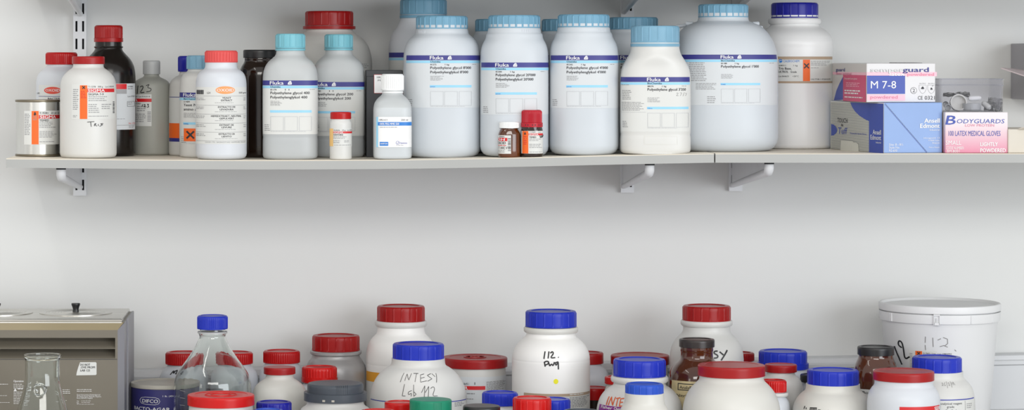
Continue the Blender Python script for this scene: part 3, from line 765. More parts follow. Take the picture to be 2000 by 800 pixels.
P = Print(b.surf); P.rect(1018.5, 1060, 255.4, 299.6, 'paper', 0); P.rect(1020.5, 1032, 255.6, 299.4, 'print_orange', 1); P.text('T-9281    Lot', 1034, 1056, 258.6, 2, 'ink'); P.rect(1032.4, 1060, 260.2, 264, 'print_red', 1); P.text('SIGMA', 1033, 1051, 263.8, 3, 'print_white', .03, 3); P.text('TEMED', 1034, 1047, 269.2, 3, 'ink', .03); P.lines(1034, 1058, 271, 276, 2); P.lines(1034, 1058, 281, 290, 3); P.lines(1034, 1058, 296, 298.6, 1)
P.poly([(1024, 262), (1025, 259.4), (1026, 257.4), (1027, 259.8), (1027.6, 261.6), (1026, 263)], 'ink', 3); P.lines(1023, 1030, 266, 284, 5, 'print_red'); P.pen([[(1054, 264), (1055, 269)], [(1056.5, 269), (1057, 264), (1058.6, 268), (1060, 263)]], 1.1, 'marker', layer=4); P.build('label_print', b.root)

# glycol 3'350
b = bottle('reagent_bottle', 'medium square white bottle with tall blue cap, glycol 3350 on its label', 1279.5, -.362, [(47, 89), (47.5, 97), (50, 106), (58, 119), (65, 132), (68, 148), (68.3, 165), (68.3, 256), (66.8, 262), (68, 268), (68, 280)], 'white', cap=(47.3, 50, 83.5, 'wide', 'blue_pale'), tamper=(47.8, 84.6, 91.2, 'blue_pale'), group=LB, n=3.2, ry=.72, corner=9, vref=200)
P = Print(b.surf); fluka(P, 1212.4, 1346.6, 1265, 150.3, "Polyethylene glycol 3'350", 'BioChemika', '88276', '1 kg', bottom=257, tw=73.5, bar='Ultra'); P.lines(1214, 1232, 165, 168, 1); P.lines(1216, 1234, 176, 196, 6, 'ink_grey'); P.lines(1215, 1261, 199, 217, 7, 'ink_grey'); P.rect(1213, 1262, 218.5, 219, 'ink_pale', 2); P.build('label_print', b.root)
P = Print(b.surf); P.pen([[(1320, 182), (1324, 180.6), (1323, 184), (1319.6, 187), (1325, 186.4)], [(1327, 181), (1331, 181), (1328, 187)], [(1333, 187.6), (1335.6, 180)], [(1337, 182), (1340, 181.6), (1339, 186), (1336.6, 186)]], .5, 'pencil'); P.frame(1258, 1323, 265, 282, 'white_cream', 1.0, 0); P.build('handwritten_lettering', b.root)

# biggest round bottle, with a carrying bail
b = bottle('carboy', 'biggest round white bottle with a narrow blue scalloped cap and handle lugs', 1412.5, -.264, [(48, 32), (49.5, 41), (54, 43), (72, 50), (87, 64), (99, 85), (105, 110), (105.7, 130), (105.7, 240)], 'white_pe', cap=(48.6, 7.5, 33.5, 'scallop', 'blue_sky'), group=LB, n=2.3, ry=.86, corner=26, vref=160)
s = b.s
for sx in (-1, 1):
    mb = MB(); z = PZ(47, b.y) - b.base
    mb.tube([(sx * 58 / s, .004, z), (sx * 70 / s, .01, z + .001)], .0042, 'white_pe'); mb.build('handle_lug', b.root)
mb = MB(); mb.tube([(-66 / s, .012, PZ(47.4, b.y) - b.base), (-76 / s, .02, PZ(50, b.y) - b.base), (-87 / s, .025, PZ(51.5, b.y) - b.base)], [.0034, .0034, .0036], 'white_pe'); mb.tube([(66 / s, .012, PZ(50, b.y) - b.base), (72 / s, .018, PZ(52.4, b.y) - b.base), (79 / s, .022, PZ(53.5, b.y) - b.base)], [.003, .0032, .0034], 'white_pe'); mb.build('handle_bail', b.root)
P = Print(b.surf); fluka(P, 1318, 1517, 1408.5, 106.6, "Polyethylene glycol 1'000", 'BioChemika', '81188', '1 kg', bottom=205, tw=76, k=.95, bar='for molecular', paper='paper_cool'); P.lines(1347, 1386, 122, 160, 11, 'ink_grey'); P.lines(1360, 1402, 162, 176, 5, 'ink_grey'); P.lines(1382, 1400, 188, 203, 4, 'ink_grey'); P.build('label_print', b.root)

# Tris base bottle with the royal blue cap
b = bottle('reagent_bottle', 'white bottle with royal blue cap and brown-banded label beside the glove cartons', 1552, -.125, [(45, 36), (46.5, 48), (48, 52), (60, 59), (69, 68), (73.6, 79), (74.6, 86), (74, 92), (74.4, 98), (74.6, 240)], 'white_pure', cap=(45.4, 4.5, 35, 'wide', 'blue_deep'), ring=(51, 36, 47, 'white_pure'), group=LB, corner=9, vref=140)
P = Print(b.surf); P.rect(1500, 1625, 110, 162.5, 'paper', 0); P.rect(1500, 1625, 110.4, 116, 'print_tan', 1); P.rect(1500, 1625, 158.4, 162.4, 'print_tan', 1); P.oval(1525, 118.8, 3.6, 3.4, 'print_blue', 1); P.stroke([(1522, 119.8), (1525, 117.6), (1528, 118.6)], .9, 'print_white', 3)
P.text('CALBIOCHEM', 1530.5, 1561, 121.4, 4.4, 'print_blue', .0); P.text('648311', 1522, 1535, 129.2, 2.8, 'ink', .01); P.text('1 kg', 1550, 1557.6, 129.2, 2.8, 'ink', .01); P.text('Tris Base,', 1521.6, 1546, 135.8, 4.4, 'ink', .03); P.text('ULTROL', 1521.6, 1540, 142, 4.0, 'ink', .03); P.text('Grade', 1544, 1556, 142, 3.6, 'ink', .02); P.text('Lot B44633', 1521.6, 1541, 150.2, 2.8, 'ink'); P.text('+20°C', 1548, 1560, 150.2, 2.8, 'ink')
P.rect(1568, 1581.6, 116.4, 158.2, 'print_orange', 1); cross(P, 1574.8, 128.5, 4.6, 2.4); P.lines(1583, 1623, 119, 129, 4, 'ink_grey'); P.lines(1583, 1600, 132, 134.4, 1, 'ink_grey'); P.text('CAS 77-86-1, HYGROSCOPIC', 1583, 1621, 156, 2.8, 'ink'); P.build('label_print', b.root)
# ------------------------------------------------------------------ glove cartons
def carton(name, label, corner_px, yf, base, w, h, d, phi, mats, group='glove cartons on the second shelf', bev=.0015):
    """corner_px: photo x of the near vertical edge between the front and the side face"""
    p = math.radians(phi); X0 = (corner_px - EX) / S(yf)
    root = thing(name, label, 'box', (X0, yf, base), group, p)
    mb = MB(); m_front, m_side, m_top = mats
    b = mb.add([(0, 0, 0), (w, 0, 0), (w, d, 0), (0, d, 0), (0, 0, h), (w, 0, h), (w, d, h), (0, d, h)])
    for q, m in (((3, 2, 1, 0), m_side), ((4, 5, 6, 7), m_top), ((0, 1, 5, 4), m_front), ((1, 2, 6, 5), m_side), ((2, 3, 7, 6), m_front), ((3, 0, 4, 7), m_side)): mb.face([b + i for i in q], m)
    mb.build('carton_body', root, bevel=bev)
    a = (math.cos(p), math.sin(p), 0)
    fr = Flat(root, (X0, yf, base), a, (a[1], -a[0], 0))
    o = (X0 - a[1] * d, yf + a[0] * d, base)
    sd = Flat(root, o, (a[1], -a[0], 0), (-a[0], -a[1], 0))
    return root, fr, sd

r, fr, sd = carton('glove_carton', 'bright blue glove carton with a dashed tear line, bottom of the stack', 1726, -.414, SHELF2_Z, .1145, (299.2 - 200.6) / S(-.414), .24, 13, ('box_blue', 'box_stripe', 'box_blue'))
P = Print(fr); P.text('Ansell', 1805, 1835, 239.4, 8.2, 'print_white', .045); P.text('Edmont', 1797, 1835, 249.6, 8.2, 'print_white', .045); P.text('Industrial', 1815.5, 1835, 255, 3.6, 'print_white', .01)
P.text('Size: 8 - 8½', 1736, 1763.5, 284.2, 4.2, 'print_white', .01); P.text('Style No.', 1736, 1757, 290, 4.2, 'print_white', .01); P.text('92-600', 1736, 1752, 296, 4.2, 'print_white', .01)
for i, t in enumerate(('Hoogveld 13', '9-9000 Aalst', 'Belgium')): P.text(t, (1804, 1813, 1821)[i], 1834.6, 270.6 + i * 4.8, 2.8, 'print_white')
P.text('Made in Malaysia', 1814, 1834.6, 288.6, 2.4, 'print_white')
x, y = 1729, 202.5
N = 46
for i in range(N):
    f = i / N; g = (i + .55) / N
    P.stroke([(1729 + 82 * f, 202.5 + 95 * f), (1729 + 82 * g, 202.5 + 95 * g)], .9, 'ink', 2)
P.stroke([(1728, 203.5), (1810, 298.5)], .5, 'print_royal', 1); P.build('printed_lettering', r)
sd.vref = 1700.0; P = Print(sd)
for i in range(40):
    yy = 203 + i * 2.42
    if yy < 297.6: P.rect(1623.5, 1698, yy, yy + 1.05, 'box_stripe_dark', 0)
P.rect(1697.6, 1725.6, 201.4, 298.6, 'box_royal', 1)
P.poly([(1698, 201.2), (1698, 236.6), (1690, 233.4), (1680, 227.6), (1671, 219.6), (1664.6, 210.4), (1661, 201.2)], 'box_royal', 1)
P.poly([(1623.6, 246), (1628, 247), (1632, 250), (1634.6, 254), (1635.6, 258), (1634.6, 262), (1632, 266), (1628, 269), (1623.6, 270)], 'box_royal', 1)
P.text('TOUCH', 1636, 1655.6, 242.6, 9.2, 'ink', -.012); P.text('&', 1643, 1647.6, 249.6, 5.2, 'ink', -.01); P.text('Tuff', 1637, 1654.6, 265, 12.8, 'box_royal', .01, 2, .15); P.text('Disposable Nitrile Gloves', 1660.6, 1693, 264, 3.4, 'box_royal')
P.text('Ansell', 1705.4, 1721.6, 261.6, 9, 'print_white', .02, 3); P.text('Edmont', 1701, 1721.6, 272, 9, 'print_white', .02, 3); P.text('Industrial', 1711.6, 1721.6, 278.6, 3.4, 'print_white', .0, 3)
P.poly([(1641.6, 298), (1642.6, 277.4), (1666, 277.4), (1668, 280), (1673, 280), (1677, 283), (1678, 298)], 'box_stripe', 2); P.stroke([(1641.6, 298), (1642.6, 277.4), (1666, 277.4), (1668, 280), (1673, 279), (1677, 283)], .5, 'ink_grey', 3); P.build('side_print', r)

zt = SHELF2_Z + (299.2 - 200.6) / S(-.414) + .0004
r, fr, sd = carton('glove_carton', 'white, pink and navy glove carton sized M 7-8, lying on the blue carton', 1692.4, -.392, zt, .1280, (199.6 - 123.4) / S(-.392), .232, 5, ('box_white', 'box_pinkgrey', 'box_white'))
P = Print(fr)
P.rect(1692.8, 1829.6, 140.6, 148.8, 'box_pink', 0); P.rect(1693, 1767.6, 147.4, 183.2, 'box_royal', 1); P.rect(1693, 1767.6, 184.4, 196.4, 'box_pink', 1)
P.text('semper', 1699.6, 1763.6, 140.6, 8.2, 'ink_grey', .06, 1); P.text('semper', 1700.4, 1764.2, 140.2, 7.6, 'box_white', .02, 2); P.text('guard', 1763, 1813.6, 140.4, 8.8, 'navy', .06, 2)
P.text('latex', 1737.6, 1766.6, 147.8, 6.6, 'print_white', .04, 2); P.text('powdered', 1772, 1824, 147.8, 5.6, 'box_rose_text', .03, 2)
P.text('M 7-8', 1700.6, 1750, 172.4, 14.2, 'print_white', .0, 3); P.text('powdered', 1699.6, 1753, 192.4, 6.2, 'box_rose_text', .03, 3)
P.oval(1784.4, 176.6, 6.2, 6.2, 'ink', 1); P.oval(1784.4, 176.6, 5.5, 5.5, 'box_white', 2); P.text('2', 1782, 1787, 180, 6.8, 'ink', .0, 3)
for cx in (1802, 1819):
    o = [(cx - 7, 166), (cx + 7, 166), (cx + 7, 174), (cx + 4, 180), (cx, 183), (cx - 4, 180), (cx - 7, 174), (cx - 7, 166)]
    P.stroke(o, .5, 'ink_grey', 2); P.text('EN 374-3', cx - 6, cx + 6, 164, 2.2, 'ink_grey')
P.stroke([(1799, 173), (1802, 169), (1805, 173), (1799, 173)], 1.1, 'ink', 3); P.oval(1802, 171.6, 2.2, 2.2, 'ink', 3); P.poly([(1817, 175), (1818, 171), (1820, 171), (1821.4, 175)], 'ink', 3); P.stroke([(1820, 168), (1823, 167)], .7, 'ink', 3)
P.text('CE', 1792.6, 1802, 194.4, 7, 'ink', .0, 2); P.text('0321', 1806, 1825.6, 194.4, 7.2, 'ink', .0, 2); P.build('printed_lettering', r)
sd.vref = 1670.0; P = Print(sd)
P.rect(1626.5, 1691.6, 141, 146.4, 'box_pink', 0); P.rect(1647, 1691.8, 146.4, 198, 'box_magenta', 1); P.rect(1626.5, 1647, 146.6, 198, 'box_pinkgrey', 0); P.poly([(1647, 150), (1647, 196), (1629, 198), (1634, 178), (1640, 164)], 'box_royal', 1)
P.text('guard', 1633, 1650.4, 139.6, 6.4, 'navy', .04, 2); P.text('latex original', 1634, 1663, 146.4, 4.4, 'box_rose_text', .02, 2); P.text('Disposable Latex gloves', 1650, 1674.6, 155, 3, 'print_white'); P.lines(1653, 1684, 161.6, 171, 3, 'box_pink', 2, .35)
P.lines(1650, 1688, 176, 186, 2, 'print_white', 2, .5); P.lines(1650, 1690, 189, 193, 1, 'print_white', 2, .5); P.build('side_print', r)
mb = MB(); h = (199.6 - 123.4) / S(-.392)
mb.hexa([(.057, .002, h + .0003), (.104, .002, h + .0003), (.104, .05, h + .0003), (.057, .05, h + .0003), (.057, .002, h + .0009), (.104, .002, h + .0009), (.104, .05, h + .0012), (.057, .05, h + .0012)], 'box_black'); mb.build('top_flap', r)

r, fr, sd = carton('glove_carton', 'white and pink glove carton under the clear box of caps', 1846, -.402, SHELF2_Z, .1135, (299.2 - 219.4) / S(-.402), .215, 0, ('box_bodyguard', 'box_bodyguard', 'box_white'))
P = Print(fr)
P.text('B', 1846.4, 1865, 243, 17.4, 'box_royal', .03, 2, .22); P.pen([[(1847, 240), (1850, 232), (1857, 226)]], 1.0, 'box_royal'); P.text('ODYGUARDS', 1868, 1961, 240.6, 8.2, 'box_royal', .01, 2, .18); P.text('LOW PROTEIN', 1885, 1941.6, 247, 5.0, 'box_rose_text', .01)
P.text('100 LATEX MEDICAL GLOVES', 1852.6, 1954, 265, 9.6, 'box_royal', .0); P.text('SMALL', 1847, 1877.4, 282.4, 8.2, 'print_white', .01); P.text('CODE NUMBER:', 1847.5, 1883, 291.4, 5.4, 'print_white', .0); P.text('BM.8001', 1849.6, 1873.6, 297.4, 5.0, 'print_white', .0)
P.text('LIGHTLY', 1914.6, 1948.6, 285, 7.4, 'print_white', .04); P.text('POWDERED', 1914.6, 1964, 297, 7.4, 'print_white', .04); P.build('printed_lettering', r)
ZB = SHELF2_Z + (299.2 - 219.4) / S(-.402)

r, fr, sd = carton('carton', 'plain beige carton with an open flap at the end of the second shelf', 1969, -.405, SHELF2_Z, .105, .0432, .14, 3, ('box_beige', 'box_beige', 'box_beige'), None)
mb = MB(); mb.hexa([(.018, -.003, .0425), (.104, -.003, .0425), (.104, .0, .0437), (.018, .0, .0437), (.026, -.009, .0455), (.104, -.009, .0455), (.104, -.006, .047), (.024, -.006, .047)], 'box_beige'); mb.build('flap', r)

# clear box of caps
def clearbox():
    yf = -.388; s = S(yf); x0 = (1837 - EX) / s; x1 = (1961 - EX) / s; d = .105; z0 = ZB + .0006; h = PZ(153.6, yf) - z0
    X = (x0 + x1) / 2; w = (x1 - x0) / 2
    root = thing('storage_box', 'clear plastic box of white caps on the pink glove carton', 'box', (X, yf + d / 2, z0))
    mb = MB(); t = .002; m = 'container_clear'
    def ring(o, z, k=0.004):
        a, b = w - o, d / 2 - o; P = []
        for cx, cy, t0 in ((a - k, -b + k, -90), (a - k, b - k, 0), (-a + k, b - k, 90), (-a + k, -b + k, 180)):
            for i in range(5):
                q = math.radians(t0 + i * 22.5); P.append((cx + k * math.cos(q), cy + k * math.sin(q), z))
        return P
    mb.rings([ring(.004, 0), ring(.002, .001), ring(.0006, h * .78), ring(0, h * .8), ring(0, h), ring(t, h), ring(t + .0006, h * .8), ring(t + .003, .003), ring(.02, .003)], m, True, True)
    mb.build('tub', root)
    mb = MB(); e = .0016
    for a in (h - .0016, h * .79): mb.rings([ring(-.0008, a), ring(-.0008, a + e), ring(.0022, a + e), ring(.0022, a), ring(-.0008, a)], m, False, True)
    mb.build('rim', root)
    zi = z0 + .0045
    def at(px, py, y): return ((px - EX) / S(y), y, PZ(py, y))
    def capobj(px, py, y, r, hh, axis, m, lab, hollow=True):
        p = Vector(at(px, py, y))
        o_mb = MB(); P = [(.0006, 0), (r * .9, 0), (r, hh * .12), (r, hh)]
        if hollow: P += [(r * .84, hh), (r * .82, hh * .2), (.0006, hh * .2)]
        else: P += [(.0006, hh)]
        o_mb.lathe(P, m, 48, rib=(lambda t, z: .00035 * (math.sin(t * 40) > 0) if not hollow else 0))
        o = o_mb.build('bottle_closure', None); o.location = p
        o.rotation_mode = 'QUATERNION'; o.rotation_quaternion = Vector((0, 0, 1)).rotation_difference(Vector(axis).normalized())
        tag(o, lab, 'bottle cap', 'loose caps in the clear box'); return o
    capobj(1870.6, 201, -.335, .0152, .012, (-.05, -1, .12), 'white_cream', 'white hollow cap standing with its open mouth forward in the clear box')
    capobj(1851.6, 210.6, -.355, .0058, .010, (-.2, -1, .1), 'cap_nat', 'tiny open-mouthed cap beside the big hollow one in the clear box')
    capobj(1847.5, 204, -.33, .0056, .010, (-.3, -1, .15), 'cap_nat', 'tiny pale cap lying behind the tiny open-mouthed one')
    capobj(1898, 215.5, -.345, .0162, .013, (0, 0, 1), 'cap_nat', 'ribbed cap lying flat in the middle of the clear box', False)
    def pill(pa, pb, r, m, lab):
        mb = MB(); a, b = Vector(pa), Vector(pb); n = 8; pts = []; rad = []
        for i in range(n + 1):
            f = i / n; pts.append(a.lerp(b, f)); rad.append(r * min(1, .55 + 3 * min(f, 1 - f)))
        mb.tube(pts, rad, m, 14); o = mb.build('bottle_stopper'); tag(o, lab, 'stopper', 'loose caps in the clear box')
    pill(at(1891.5, 192.5, -.342), at(1915.5, 191, -.338), .0048, 'white_pure', 'white stopper lying across the ribbed cap')
    pill(at(1919, 200, -.33), at(1934, 211, -.345), .0052, 'white', 'white stopper slanting down beside the foil scraps')
    for k, (px, py, w_, h_, y) in enumerate(((1858, 185, 16, 3, -.31), (1880, 184, 14, 4, -.31), (1940, 207, 18, 9, -.32), (1944, 195, 14, 4, -.315), (1948, 211, 8, 6, -.345))):
        mb = MB(); g = []
        for j in range(5):
            for i in range(7):
                q = at(px - w_ + 2 * w_ * i / 6, py - h_ + 2 * h_ * j / 4 + random.uniform(-1.2, 1.2), y + random.uniform(-.006, .006)); g.append(q)
        b = mb.add(g)
        for j in range(4):
            for i in range(6): mb.face((b + j * 7 + i, b + j * 7 + i + 1, b + (j + 1) * 7 + i + 1, b + (j + 1) * 7 + i), 'foil')
        o = mb.build('foil_scrap'); so = o.modifiers.new('t', 'SOLIDIFY'); so.thickness = .0012
        tag(o, ('thin grey foil scrap above the big hollow cap', 'small foil scrap wedged behind the hollow cap', 'largest crumpled foil scrap in the clear box', 'thin foil scrap on top of the largest one', 'little foil scrap against the end of the clear box')[k], 'foil', 'foil scraps in the clear box')
clearbox()

# grey wall box at the edge of the photo
root = thing('wall_dispenser', 'grey wall-mounted dispenser with an open flap, cut by the photo edge', 'dispenser', (1.43, -.06, 1.568))
mb = MB(); mb.box(-.079, .12, -.06, .06, 0, .108, 'dispenser_grey'); mb.build('casing', root, bevel=.002)
y = -.22
def at(px, py, y): return Vector(((px - EX) / S(y), y, PZ(py, y))) - Vector((1.43, -.06, 1.568))
mb = MB(); a = [at(1955, 134, y), at(1995, 144, y - .03), at(2040, 161, y - .04), at(2090, 152, -.121)]; n_ = [at(2080, 142, -.121), at(1985, 139, -.121)]
pts = [at(1955, 134, -.2), at(2050, 166, -.24), at(2095, 154, -.121), at(1984, 136, -.121)]
mb.hexa([p for p in pts] + [p + Vector((0, 0, .0022)) for p in pts], 'flap_mauve'); mb.build('flap', root)

# ------------------------------------------------------------------ water bath
def bath():
    xr = -.357; yf = -.345; yb = -.11; z0 = BENCH; x0 = -1.05
    zt = PZ(622, -.33)                                   # lid top
    root = thing('water_bath', 'grey laboratory water bath with louvred front and stainless lid', 'water bath', (-.7, -.23, z0))
    L = lambda p: (p[0] + .7, p[1] + .23, p[2] - z0)
    h = lambda py: PZ(py, yf) - z0
    ch = .0125
    zf = h(644); zc = PZ(629, yf + ch) - z0              # top of flat front, top of chamfer
    X0, X1, Y0, Y1 = x0 + .7, xr + .7, yf + .23, yb + .23
    xf = (229.8 - EX) / S(yf) + .7                       # right edge of the flat front
    l1t, l1b, l2t, l2b = h(659.2), h(679.6), h(680.6), h(699.4)
    xl = (225 - EX) / S(yf) + .7
    mb = MB(); g = 'bath_grey'
    # front face as strips round the two louvre openings
    def q(xa, xb, za, zb, m=g): b = mb.add([(xa, Y0, za), (xb, Y0, za), (xb, Y0, zb), (xa, Y0, zb)]); mb.face((b, b + 1, b + 2, b + 3), m)
    q(X0, xf, 0, l2b); q(X0, xf, l1t, zf); q(xl, xf, l2b, l1t); q(X0, xl, l2t, l1b)
    # upper chamfer, right chamfer (mitred), sides, back
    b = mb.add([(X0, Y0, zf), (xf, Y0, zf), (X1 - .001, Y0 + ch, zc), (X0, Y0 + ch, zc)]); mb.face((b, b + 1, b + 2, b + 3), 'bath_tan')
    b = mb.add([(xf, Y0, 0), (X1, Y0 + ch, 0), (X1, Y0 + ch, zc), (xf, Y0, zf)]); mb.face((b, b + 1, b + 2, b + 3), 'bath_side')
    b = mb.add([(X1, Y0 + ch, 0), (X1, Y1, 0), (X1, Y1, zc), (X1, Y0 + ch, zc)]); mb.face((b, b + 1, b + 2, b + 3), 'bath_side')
    b = mb.add([(X0, Y1, 0), (X1, Y1, 0), (X1, Y1, zc), (X0, Y1, zc)]); mb.face((b + 1, b, b + 3, b + 2), g)
    b = mb.add([(X0, Y0, 0), (X0, Y1, 0), (X0, Y1, zc), (X0, Y0, zc)]); mb.face((b + 1, b, b + 3, b + 2), g)
    b = mb.add([(X0, Y0 + ch, zc), (X1, Y0 + ch, zc), (X1, Y1, zc), (X0, Y1, zc)]); mb.face((b, b + 1, b + 2, b + 3), g)
    mb.build('housing', root)
    for zt_, zb_ in ((l1t, l1b), (l2t, l2b)):            # curved louvres
        mb = MB(); K = 8; P = []
        for k in range(K + 1):
            f = k / K; P.append((Y0 + .030 * math.sin(math.pi * .5 * min(1, (1 - f) * 1.0)) if k else Y0 + .030, zt_ + (zb_ - zt_) * f))
        P[0] = (Y0 + .03, zt_); P[-1] = (Y0, zb_)
        b = mb.add([(x, y, z) for y, z in P for x in (X0, xl)])
        for k in range(K): mb.face((b + 2 * k + 2, b + 2 * k + 3, b + 2 * k + 1, b + 2 * k), g, True)
        b = mb.add([(X0, Y0, zt_), (xl, Y0, zt_), (xl, Y0 + .03, zt_), (X0, Y0 + .03, zt_)]); mb.face((b, b + 1, b + 2, b + 3), 'bath_dark')
        b = mb.add([(xl, Y0, zb_)] + [(xl, y, z) for y, z in reversed(P)] + [(xl, Y0, zt_)]); mb.face(list(range(b, b + K + 3)), g)
        mb.build('louvre', root)
    mb = MB(); mb.box(X1 - .001, X1 + .003, Y0 + .075, Y1, .0, zc + .001, 'bath_side'); mb.build('side_panel', root, bevel=.001)
    mb = MB(); mb.box(X0, xf - .001, Y0 - .0006, Y0 + .001, h(701.6), h(700.4), 'bath_dark'); mb.build('seam_line', root)
    # stainless top with a rolled front edge
    mb = MB(); xr2 = -.3618 + .7; y0 = -.333 + .23; top = zt - z0
    prof = [(y0 + .006, top - .0105), (y0 + .001, top - .0095), (y0 - .001, top - .0075), (y0 + .0004, top - .0055), (y0 - .0012, top - .003), (y0, top - .0008), (y0 + .003, top)]
    prof = chaikin(prof, 1) + [(Y1 - .008, top), (Y1 - .006, top - .003), (Y1 - .006, top - .0105)]
    R = [[(x, y, z) for y, z in prof] for x in (X0, xr2 - .002)] + [[(xr2, y + .001 * (i < 6), z - .001) for i, (y, z) in enumerate(prof)]]
    mb.rings(R, 'steel', True, True); mb.build('steel_top', root, angle=25)
    for px, kn in ((148, True), (-7, True)):
        yc = (-.33 + -.115) / 2 + .005
        X = (px - EX) / S(yc) + .7; Y = yc + .23; r = 71 / S(yc)
        P = [(r, top - .0005), (r, top + .0018), (r - .004, top + .0026)]
        for k in range(1, 8):
            a = r - .008 - k * .0055; P += [(a + .002, top + .0026), (a, top + .0014), (a - .0012, top + .0026)]
        P.append((.001, top + .003))
        mb = MB(); mb.lathe(P, 'steel', 80, c=(X, Y)); lid = mb.build('round_lid', root, angle=25)
        mb = MB(); k = 1 / S(yc)
        mb.lathe([(6.2 * k, top + .002), (6.2 * k, top + .005), (5.6 * k, top + .007), (6.4 * k, top + .011), (8.4 * k, top + .0155), (8.7 * k, top + .0175), (8.0 * k, top + .0188), (.0006, top + .019)], 'black_cap', 40, c=(X, Y)); mb.build('lid_knob', lid)
    P = Print(Flat(root, (x0, yf, z0), (1, 0, 0), (0, -1, 0)))
    P.text('Operation', 26.5, 46, 745.4, 4, 'print_white', .03)
    P.lines(26.5, 49, 749, 760, 3, 'print_white', 2, .28); P.poly([(26.6, 763.2), (29.8, 757.4), (33, 763.2)], 'print_white'); P.lines(34.5, 49, 758, 763, 1, 'print_white', 2, .28); P.lines(26.5, 49, 764.6, 790, 8, 'print_white', 2, .28)
    P.lines(0, 20, 749, 753, 1, 'print_white', 2, .24); P.lines(0, 14, 771.6, 774, 1, 'print_white', 2, .24); P.lines(0, 22, 785, 788, 1, 'print_white', 2, .24); P.lines(122, 140, 760, 770, 3, 'print_white', 2, .28); P.lines(120, 133, 781, 784, 1, 'print_white', 2, .24)
    P.lines(150, 187, 759.6, 766, 2, 'print_white', 2, .28)
    P.text('Grant Instruments (Cambridge) Ltd', 150, 195.6, 771.6, 2.8, 'print_white', .01); P.text('29, Station Road, Shepreth, Royston,', 150, 198, 774.9, 2.6, 'print_white', .01); P.text('Herts SG8 6PZ, England', 150, 180.6, 778, 2.6, 'print_white', .01)
    P.text('Tel', 150, 153.6, 784, 2.5, 'print_white'); P.lines(159, 182, 781.8, 784, 1, 'print_white', 2, .24); P.text('Fax', 150, 154, 787.2, 2.5, 'print_white'); P.lines(159, 182, 785, 787.2, 1, 'print_white', 2, .24); P.lines(150, 195, 788.4, 790.4, 1, 'print_white', 2, .24)
    P.build('printed_lettering', root)
    P = Print(Flat(root, (x0, yf, z0), (1, 0, 0), (0, -1, 0)))
    P.poly([(156.4, 706.8), (187, 706.6), (188.6, 708.4), (188.6, 730), (187, 731.8), (149, 732.4), (150, 726), (153, 716)], 'paper', 1); P.text('DO NOT', 157, 176, 713.4, 4, 'ink', .03, 3); P.text('.OVE FROM', 157, 185.4, 718.6, 4, 'ink', .03, 3); P.text('LAB 123', 157, 175.6, 724.6, 4, 'ink', .03, 3); P.build('sticker_print', root)
bath()

# ------------------------------------------------------------------ the crowd on the bench
BB = 'bottles crowded on the bench'
W3 = 'wide'
def bench(label, cx, yd, prof, body='white', **k):
    name = k.pop('name', 'reagent_bottle')
    return bottle(name, label, cx, yd, prof, body, on='bench', group=BB, **k)
def jarprof(n, h, top, sh, full=None):
    """neck half width n, body half width h, neck foot py, shoulder py"""
    d = sh - top
    return [(n - 1, top), (n, top + d * .12), (n + (h - n) * .35, top + d * .3), (n + (h - n) * .75, top + d * .55), (h - (h - n) * .06, top + d * .85), (h, top + d * 1.1), (h, top + d * 1.5)]

# back row along the wall
b = bench('white bottle, red cap, between the water bath and the clear glass bottle', 359, -.095, jarprof(33, 47, 712, 738), 'white_cool', cap=(36, 683, 714, 'fine', 'red'), vref=740)
P = Print(b.surf); P.pen([[(108, 562), (122, 530), (124, 556), (136, 530), (132, 552)], [(138, 538), (152, 530), (150, 544), (142, 556), (160, 552)]], 2.1, 'marker', (300, 570), .2875); P.build('handwritten_lettering', b.root)
bench('white bottle, red cap, half hidden behind the clear glass bottle', 458, -.125, jarprof(33, 47, 712, 738), 'white_cool', cap=(36, 683, 713, 'fine', 'red'))
bench('white bottle, red ribbed cap, behind the small plain red-lidded bottle', 550, -.128, jarprof(33.5, 43.5, 708, 732), 'white_cool', cap=(36, 680, 711, 'fine', 'red'))
bench('silver grey bottle with a wide red cap before the wall', 656, -.118, [(46, 690), (47, 697), (51, 702), (57, 711), (60.2, 726), (60.4, 760)], 'silver_grey', cap=(46.8, 649, 688, W3, 'red_dark'), ring=(50.3, 683, 697, 'silver_grey'))
b = bench('tall white bottle with wide red cap behind the handwritten Lab 112 bottle', 783, -.13, [(45.5, 634), (46.5, 650), (53, 656), (62, 666), (67, 681), (68.3, 698), (68.3, 706), (67.8, 708), (68.3, 711), (68.3, 740)], 'white_stained', cap=(47, 592, 631.5, W3, 'red_dark'), ring=(50.6, 625, 642, 'white'), vref=740)
P = Print(b.surf); P.rect(716, 760, 728, 747, 'print_mustard', 1); P.rect(716, 850, 747.4, 800, 'paper', 0); P.build('label_print', b.root)
b = bench('wide white tub with a flat red embossed lid beside the handwritten PWG bottle', 927.5, -.148, [(59.5, 715), (60.5, 722), (60.5, 760)], 'white_grey', name='tub', cap=(63.5, 689.5, 721.5, 'none', 'red_lid', dict(recess=.0008, bev=.003)), vref=770)
P = Print(b.surf); P.rect(870, 988, 735, 800, 'paper_cool', 0); P.text('Cat:  1', 898, 928, 750, 5, 'ink', 0); P.rect(880, 947.6, 752.4, 759.8, 'print_red', 1); P.text('FLUOR', 880, 914, 759, 5.6, 'print_white', .04, 3); P.lines(949.6, 988.6, 744, 762, 8, 'ink_grey', 2, .5); P.lines(912, 931, 766, 769, 1, 'ink_grey', 2, .7); P.lines(912, 929, 776.6, 779, 1, 'ink_grey', 2, .7); P.build('label_print', b.root)
mb = MB(); zl = PZ(689.5, b.y + 63.5 / b.s) - b.base; r = 22 / b.s
mb.lathe([(r * .84, zl - .0006), (r * .86, zl + .0008), (r, zl + .0008), (r * 1.02, zl - .0006)], 'red_lid', 48); mb.lathe([(r * .3, zl - .0006), (r * .32, zl + .0007), (r * .44, zl + .0007), (r * .46, zl - .0006)], 'red_lid', 40); mb.build('lid_emboss', b.root)

